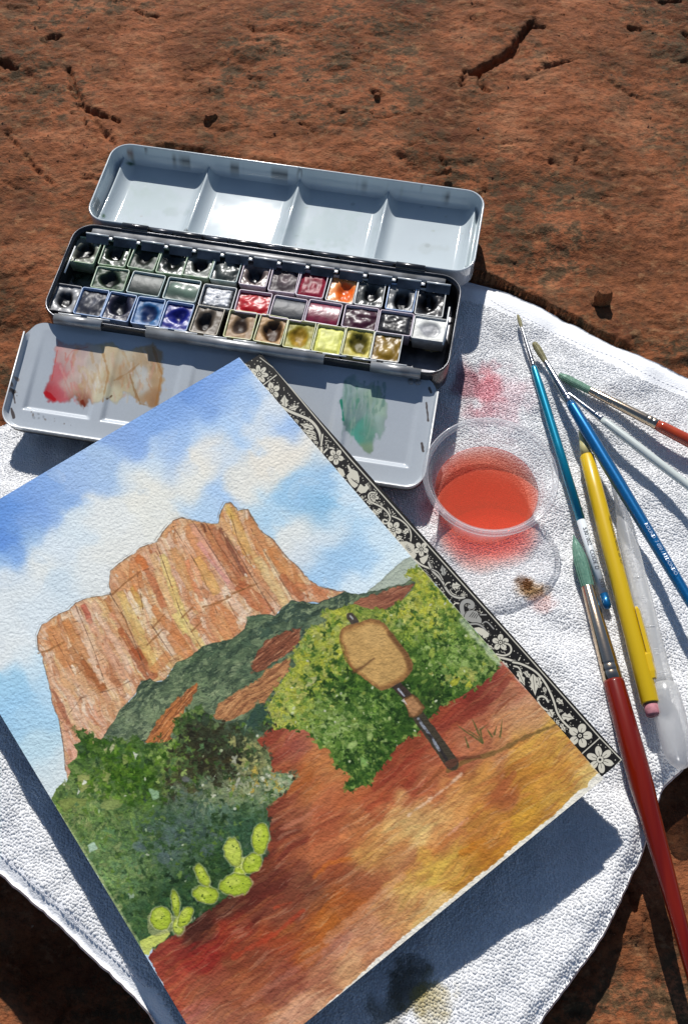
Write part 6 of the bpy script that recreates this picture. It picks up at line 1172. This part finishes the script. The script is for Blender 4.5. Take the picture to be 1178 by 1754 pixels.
# ------------------------------------------------------------------ brushes
def paint_mat(name, c_, c2=None, rough=.18, metal=0.0, vs=300): return mat(name, c_, rough, metal, coat=.6, c2=c2, vscale=vs)
M_blue = paint_mat('metallic_blue', (0.0, 0.095, 0.27), (0.0, 0.14, 0.35), .32, .55, 1500); M_blue_l = paint_mat('turquoise_blue', (0.0, 0.21, 0.34), (0.0, .26, .40), .32, .5, 1500)
M_white = paint_mat('white_paint', (.58, .62, .58), None, .3); M_label = mat('white_label', (.62, .66, .68), .4)
M_red = paint_mat('red_lacquer', (.12, .004, .001), (.18, .010, .002), .3, 0, 60); M_red.node_tree.nodes['Principled BSDF'].inputs['Coat Weight'].default_value = .5; M_red.node_tree.nodes['Principled BSDF'].inputs['Specular IOR Level'].default_value = .25; M_orange = paint_mat('orange_red_lacquer', (.46, .06, .01), (.34, .03, .008), .18, 0, 100)
M_red.node_tree.nodes['Mapping'].inputs['Scale'].default_value = (4, .25, 1)
M_chrome = mat('chrome_ferrule', (.42, .42, .44), .2, 1.0, bump=.03, bscale=900); M_gold = mat('brass_ferrule', (.62, .48, .34), .17, 1.0, bump=.03, bscale=700)
M_brtan = mat('olive_bristle', (.19, .17, .075), .6, c2=(.30, .27, .13), vscale=500, stretch=(1, 1, 1)); M_brgreen = mat('green_bristle', (.14, .30, .20), .5, c2=(.24, .42, .31), vscale=900)
M_brgreen2 = mat('sea_green_bristle', (.10, .25, .18), .5, c2=(.17, .33, .24), vscale=900)
PXMM = lambda x, y, z: (unp(x+1, y, z)-unp(x, y, z)).length*1000
class Brush:
    def __init__(s, name, label, cat, p0, p1, group=None):
        s.a, s.b = unp(*p0), unp(*p1); s.e = empty(name, s.a); tag(s.e, label, cat, group); s.d = (s.b-s.a).normalized()
        s.L = (s.b-s.a).length*1000; s.sx = s.d.cross(Vector((0, 0, 1))).normalized(); s.up = s.sx.cross(s.d)
        if s.up.z < 0: s.up = -s.up; s.sx = -s.sx
    def at(s, t): return s.d*t*MM
    def t(s, x, y):
        """distance along the handle (mm) of the point seen at pixel x, y"""
        best = min(range(0, int(s.L*4)+400), key=lambda k: (lambda q: (q[0]-x)**2+(q[1]-y)**2)(proj(*(s.a+s.d*k*.25*MM)))); return best*.25
    def part(s, name, prof, m, n=24, flat=1.0, parent=None):
        R = []
        for t, r in prof: R.append([s.at(t)+s.sx*math.cos(q)*r*MM+s.up*math.sin(q)*r*MM*flat for q in [2*math.pi*k/n for k in range(n)]])
        v, f = loft(R, True, True); return mesh(name, v, f, m, parent or s.e)
    def bristles(s, prof, m, hairs, flat=.8, spread=1.0, seed=1, curve=0.0):
        o = s.part('bristles', [(t, r*.93) for t, r in prof], m, 20, flat); rr = random.Random(seed); VF = []
        t0, t1 = prof[0][0], prof[-1][0]
        for k in range(hairs):
            q = rr.uniform(0, 2*math.pi); P = []; rad = []; te = t0+(t1-t0)*rr.uniform(-.03, .12); w0 = rr.uniform(.9, 1.04)
            for i in range(5):
                t = t1+(te-t1)*i/4; r = np.interp(t, [p[0] for p in prof], [p[1] for p in prof])*w0; P.append(s.at(t)+(s.sx*math.cos(q)*r+s.up*math.sin(q)*r*flat)*MM); rad.append((.11 if i < 4 else .04)*MM)
            VF.append(tube(P, rad, 4, False))
        v, f = join(*VF); tag(mesh('bristle_hairs', v, f, m, o), kind='stuff'); return o
    def wrap(s, name, text, size, t, side, m, r, parent=None, flip=1):
        """letters wound on the handle; side = angle from the top"""
        def pl(x, y):
            q = side+y/(r*MM)*flip; return s.at(t)+s.d*x+(s.up*math.cos(q)+s.sx*math.sin(q))*(r*MM+.14*MM)
        return letters(name, text, size*MM, pl, m, parent or s.e)
def ferrule(B, t0, t1, r0, r1, m, bands, flat=1.0):
    prof = [(t0, r0*.96), (t0+.2, r0)]; 
    for bt in bands:
        rr = r0+(r1-r0)*(bt-t0)/(t1-t0); prof += [(bt-.9, rr), (bt-.45, rr+.02), (bt, rr-.22), (bt+.45, rr+.02)]
    prof += [(t1-.1, r1), (t1, r1*.97)]; return B.part('ferrule', prof, m, 32, flat)
GRP = 'artist brushes scattered on the right of the towel'
# A slim blue, label at its end
A = Brush('paintbrush', 'slim metallic blue paintbrush with a white printed label, its bristle tip nearest the tin', 'paintbrush', (886, 539, -22), (1041, 1043, -21), GRP)
tt = [A.t(*p) for p in ((894, 560), (913, 628), (949, 762), (996, 892), (1031, 1018), (1041, 1043))]
A.bristles([(0, .35), (tt[0]*.35, .95), (tt[0]*.8, .8), (tt[0], .62)], M_brtan, 40); ferrule(A, tt[0], tt[1], .62, 1.35, M_chrome, [tt[1]-4.2, tt[1]-2.4])
A.part('handle', [(tt[1], 1.4), (tt[1]+1.5, 1.75), (tt[1]+12, 2.15), (tt[2], 2.2), (tt[3], 2.05)], M_blue_l); A.part('handle_label', [(tt[3], 2.1), (tt[4], 1.95)], M_label)
A.part('handle_end', [(tt[4], 1.92), (tt[5]-2, 1.9), (tt[5]-.8, 1.5), (tt[5]-.2, .8), (tt[5], .1)], M_blue)
A.wrap('printed_code', '5301002   CODE D', 2.7, tt[3]+15.5, .05, M_ink, 2.12, flip=-1); A.wrap('printed_code', '3436', 2.4, tt[4]-4.6, .0, M_ink, 2.04, flip=-1)
# B thicker blue, running off the frame
B = Brush('paintbrush', 'thicker metallic blue paintbrush with silver lettering, crossing over the pale handled brush', 'paintbrush', (914, 587, -20), (1238, 1125, -9), GRP)
tt = [B.t(*p) for p in ((931.5, 621), (975, 690), (1040, 802))]
B.bristles([(0, 1.0), (1.2, 1.7), (tt[0]*.6, 1.75), (tt[0], 1.25)], M_brtan, 70); ferrule(B, tt[0], tt[1], 1.3, 2.15, M_chrome, [tt[1]-5, tt[1]-3])
B.part('handle', [(tt[1], 2.15), (tt[1]+3, 2.6), (tt[1]+18, 3.05), (tt[2]+10, 3.1), (B.L*.85, 2.4), (B.L-1, 1.8), (B.L, .6)], M_blue)
tl = B.t(1130, 945); B.wrap('silver_lettering', 'ROUND  7 050 / REDONDO', 2.3, tl, .15, M_silver, 3.12, flip=-1)
# C pale handle
C_ = Brush('paintbrush', 'slender paintbrush with a pale off-white handle, below the orange red brush', 'paintbrush', (948, 655, -23), (1240, 880, -12), GRP)
tt = [C_.t(*p) for p in ((969, 668), (1034, 714))]
C_.bristles([(0, .3), (tt[0]*.5, .8), (tt[0], .8)], M_brtan, 30); ferrule(C_, tt[0], tt[1], .85, 1.65, M_chrome, [tt[1]-4.4, tt[1]-2.4]); C_.part('handle', [(tt[1], 1.65), (tt[1]+3, 1.95), (tt[1]+25, 2.25), (C_.L*.9, 1.9), (C_.L, .8)], M_white)
# D orange red
D_ = Brush('paintbrush', 'orange red paintbrush with a brass ferrule and soft green bristles, uppermost at the right edge', 'paintbrush', (957, 642, -22), (1290, 812, -15), GRP)
tt = [D_.t(*p) for p in ((1008, 672), (1119, 738))]
D_.bristles([(0, 1.2), (3, 2.0), (tt[0]*.6, 2.1), (tt[0], 1.9)], M_brgreen, 110); ferrule(D_, tt[0], tt[1], 1.95, 2.65, M_gold, [tt[1]-5.5, tt[1]-2.8]); D_.part('handle', [(tt[1], 2.6), (tt[1]+3, 2.95), (tt[1]+30, 3.4), (D_.L, 2.5)], M_orange)
# E big red
E_ = Brush('paintbrush', 'largest paintbrush, with a dark red handle, brass ferrule and pointed green bristles', 'paintbrush', (982, 918, -21), (1222, 1800, -21), GRP)
tt = [E_.t(*p) for p in ((1001, 1006), (1044, 1136), (1050, 1166), (1085, 1300), (1113, 1392), (1157, 1563))]
E_.bristles([(0, .15), (4, 1.7), (10, 3.0), (16, 3.35), (tt[0], 2.9)], M_brgreen2, 170, .75); ferrule(E_, tt[0], tt[2], 2.95, 4.35, M_gold, [tt[1]+.5, tt[1]+3.6], .85)
E_.part('handle', [(tt[2], 4.3), (tt[2]+1, 4.6), (tt[3], 5.1), (tt[3]+12, 5.0), (tt[4], 4.4), (tt[5], 3.25), (E_.L-3, 2.5), (E_.L, 1.2)], M_red, 36)

# ------------------------------------------------------------------ mechanical pencil
M_yel = mat('yellow_plastic', (.66, .43, .004), .36, coat=.2); M_yel2 = mat('pale_plastic_tip', (.60, .53, .24), .35); M_eras = mat('pink_eraser', (.50, .20, .23), .8, var=.3, vscale=500)
Pn = Brush('mechanical_pencil', 'yellow plastic mechanical pencil with a pink eraser and a side clip', 'pencil', (993, 738, -21), (1119, 1228, -16.5))
tt = [Pn.t(*p) for p in ((1000, 782), (1115, 1205), (1120, 1226), (1080, 1050), (1108, 1165))]
Pn.part('tip', [(0, .55), (.5, 1.0), (tt[0]*.6, 2.2), (tt[0], 2.9)], M_yel2, 28); Pn.part('barrel', [(tt[0], 3.0), (tt[0]+.6, 3.45), (tt[0]+20, 3.7), (tt[1]-.4, 3.9), (tt[1], 3.7)], M_yel, 40)
Pn.part('eraser_collar', [(tt[1]-.2, 3.4), (tt[1]+.5, 3.3)], mat('dark_brass', (.20, .10, .04), .5), 28); er = Pn.part('eraser', [(tt[1], 3.0), (tt[2]-.9, 3.05), (tt[2]-.2, 2.7)], M_eras, 28)
Pn.part('eraser_end', [(tt[2]-.25, 2.7), (tt[2], 2.4), (tt[2]+.1, 1.6)], mat('smudged_eraser', (.16, .06, .07), .8, c2=(.35, .17, .19), vscale=600), 24)
def clip_box(t0, t1, q, r0, r1, wd, m, name, dr=0.0):
    n1 = Pn.up*math.cos(q)+Pn.sx*math.sin(q); s1 = Pn.d.cross(n1); V_ = []
    for t, ra, rb, w_ in ((t0, r0, r1-.5, wd*.6), (t0+1.2, r0, r1, wd), (t1-3, r0, r1+dr, wd), (t1, r0, r1+dr-.6, wd*.8)):
        V_.append([Pn.at(t)+(n1*ra+s1*w_/2)*MM, Pn.at(t)+(n1*rb+s1*w_/2)*MM, Pn.at(t)+(n1*rb-s1*w_/2)*MM, Pn.at(t)+(n1*ra-s1*w_/2)*MM])
    v, f = loft(V_, True, True); mesh(name, v, f, m, Pn.e, False)
sgn = 1 if (Pn.sx.x > 0) else -1
clip_box(tt[3]-2, tt[4]-6, sgn*1.05, 4.2, 5.6, 3.0, M_yel, 'pocket_clip', .3); clip_box(tt[4]-12, tt[4], sgn*1.05, 2.5, 5.6, 3.4, M_yel, 'clip_foot')
Pn.wrap('printed_line', 'MECHANICAL PENCIL  #2  0.7', 1.9, Pn.t(1063, 925), sgn*.58, M_ink, 3.93, flip=-1)

# ------------------------------------------------------------------ pipette
M_pip = mat_clear('milky_plastic', (.97, .97, .97), .36, .25, (.88, .88, .87), 1.3)
Pp = Brush('pipette', 'translucent milky plastic dropper pipette with a squeeze bulb, right of the yellow pencil', 'pipette', (1046, 800, -24), (1168, 1318, -17))
tb = Pp.t(1136, 1172); te = Pp.L
Pp.part('stem', [(0, .9), (14, 1.1), (24, 2.6), (34, 3.9), (tb-12, 4.5), (tb-3, 4.7), (tb, 5.0)], M_pip, 40)
Pp.part('bulb', [(tb, 5.0), (tb+1.2, 5.9), (tb+5, 6.3), (tb+14, 6.6), (tb+22, 6.5), (te-7, 5.8), (te-3, 4.5), (te-.8, 2.4), (te, .3)], M_pip, 40)
M_emb = mat_clear('embossed_plastic', (.95, .95, .95), .65, .12, (.85, .85, .85))
for k, x_, y_ in ((0, 1077, 918), (1, 1098, 996), (2, 1122, 1080), (3, 1143, 1158)):
    t = Pp.t(x_-10, y_); n_ = 8; r = 4.3+.1*k if k else 3.6
    P = [Pp.at(t)+(Pp.up*math.cos(q)+Pp.sx*math.sin(q))*(r+.1)*MM for q in np.linspace(-.25, .55, n_)]; v, f = tube(P, [.22*MM]*n_, 6); mesh('graduation', v, f, M_emb, Pp.e)
for k, (x_, y_, tx) in enumerate(((1086, 950, '3/4'), (1110, 1035, '1/2'), (1134, 1122, '1/4'))):
    t = Pp.t(x_-12, y_); r = 4.25+.15*k
    Pp.wrap('embossed_mark', tx, 2.7, t, .2, M_emb, r+.15, flip=-1)
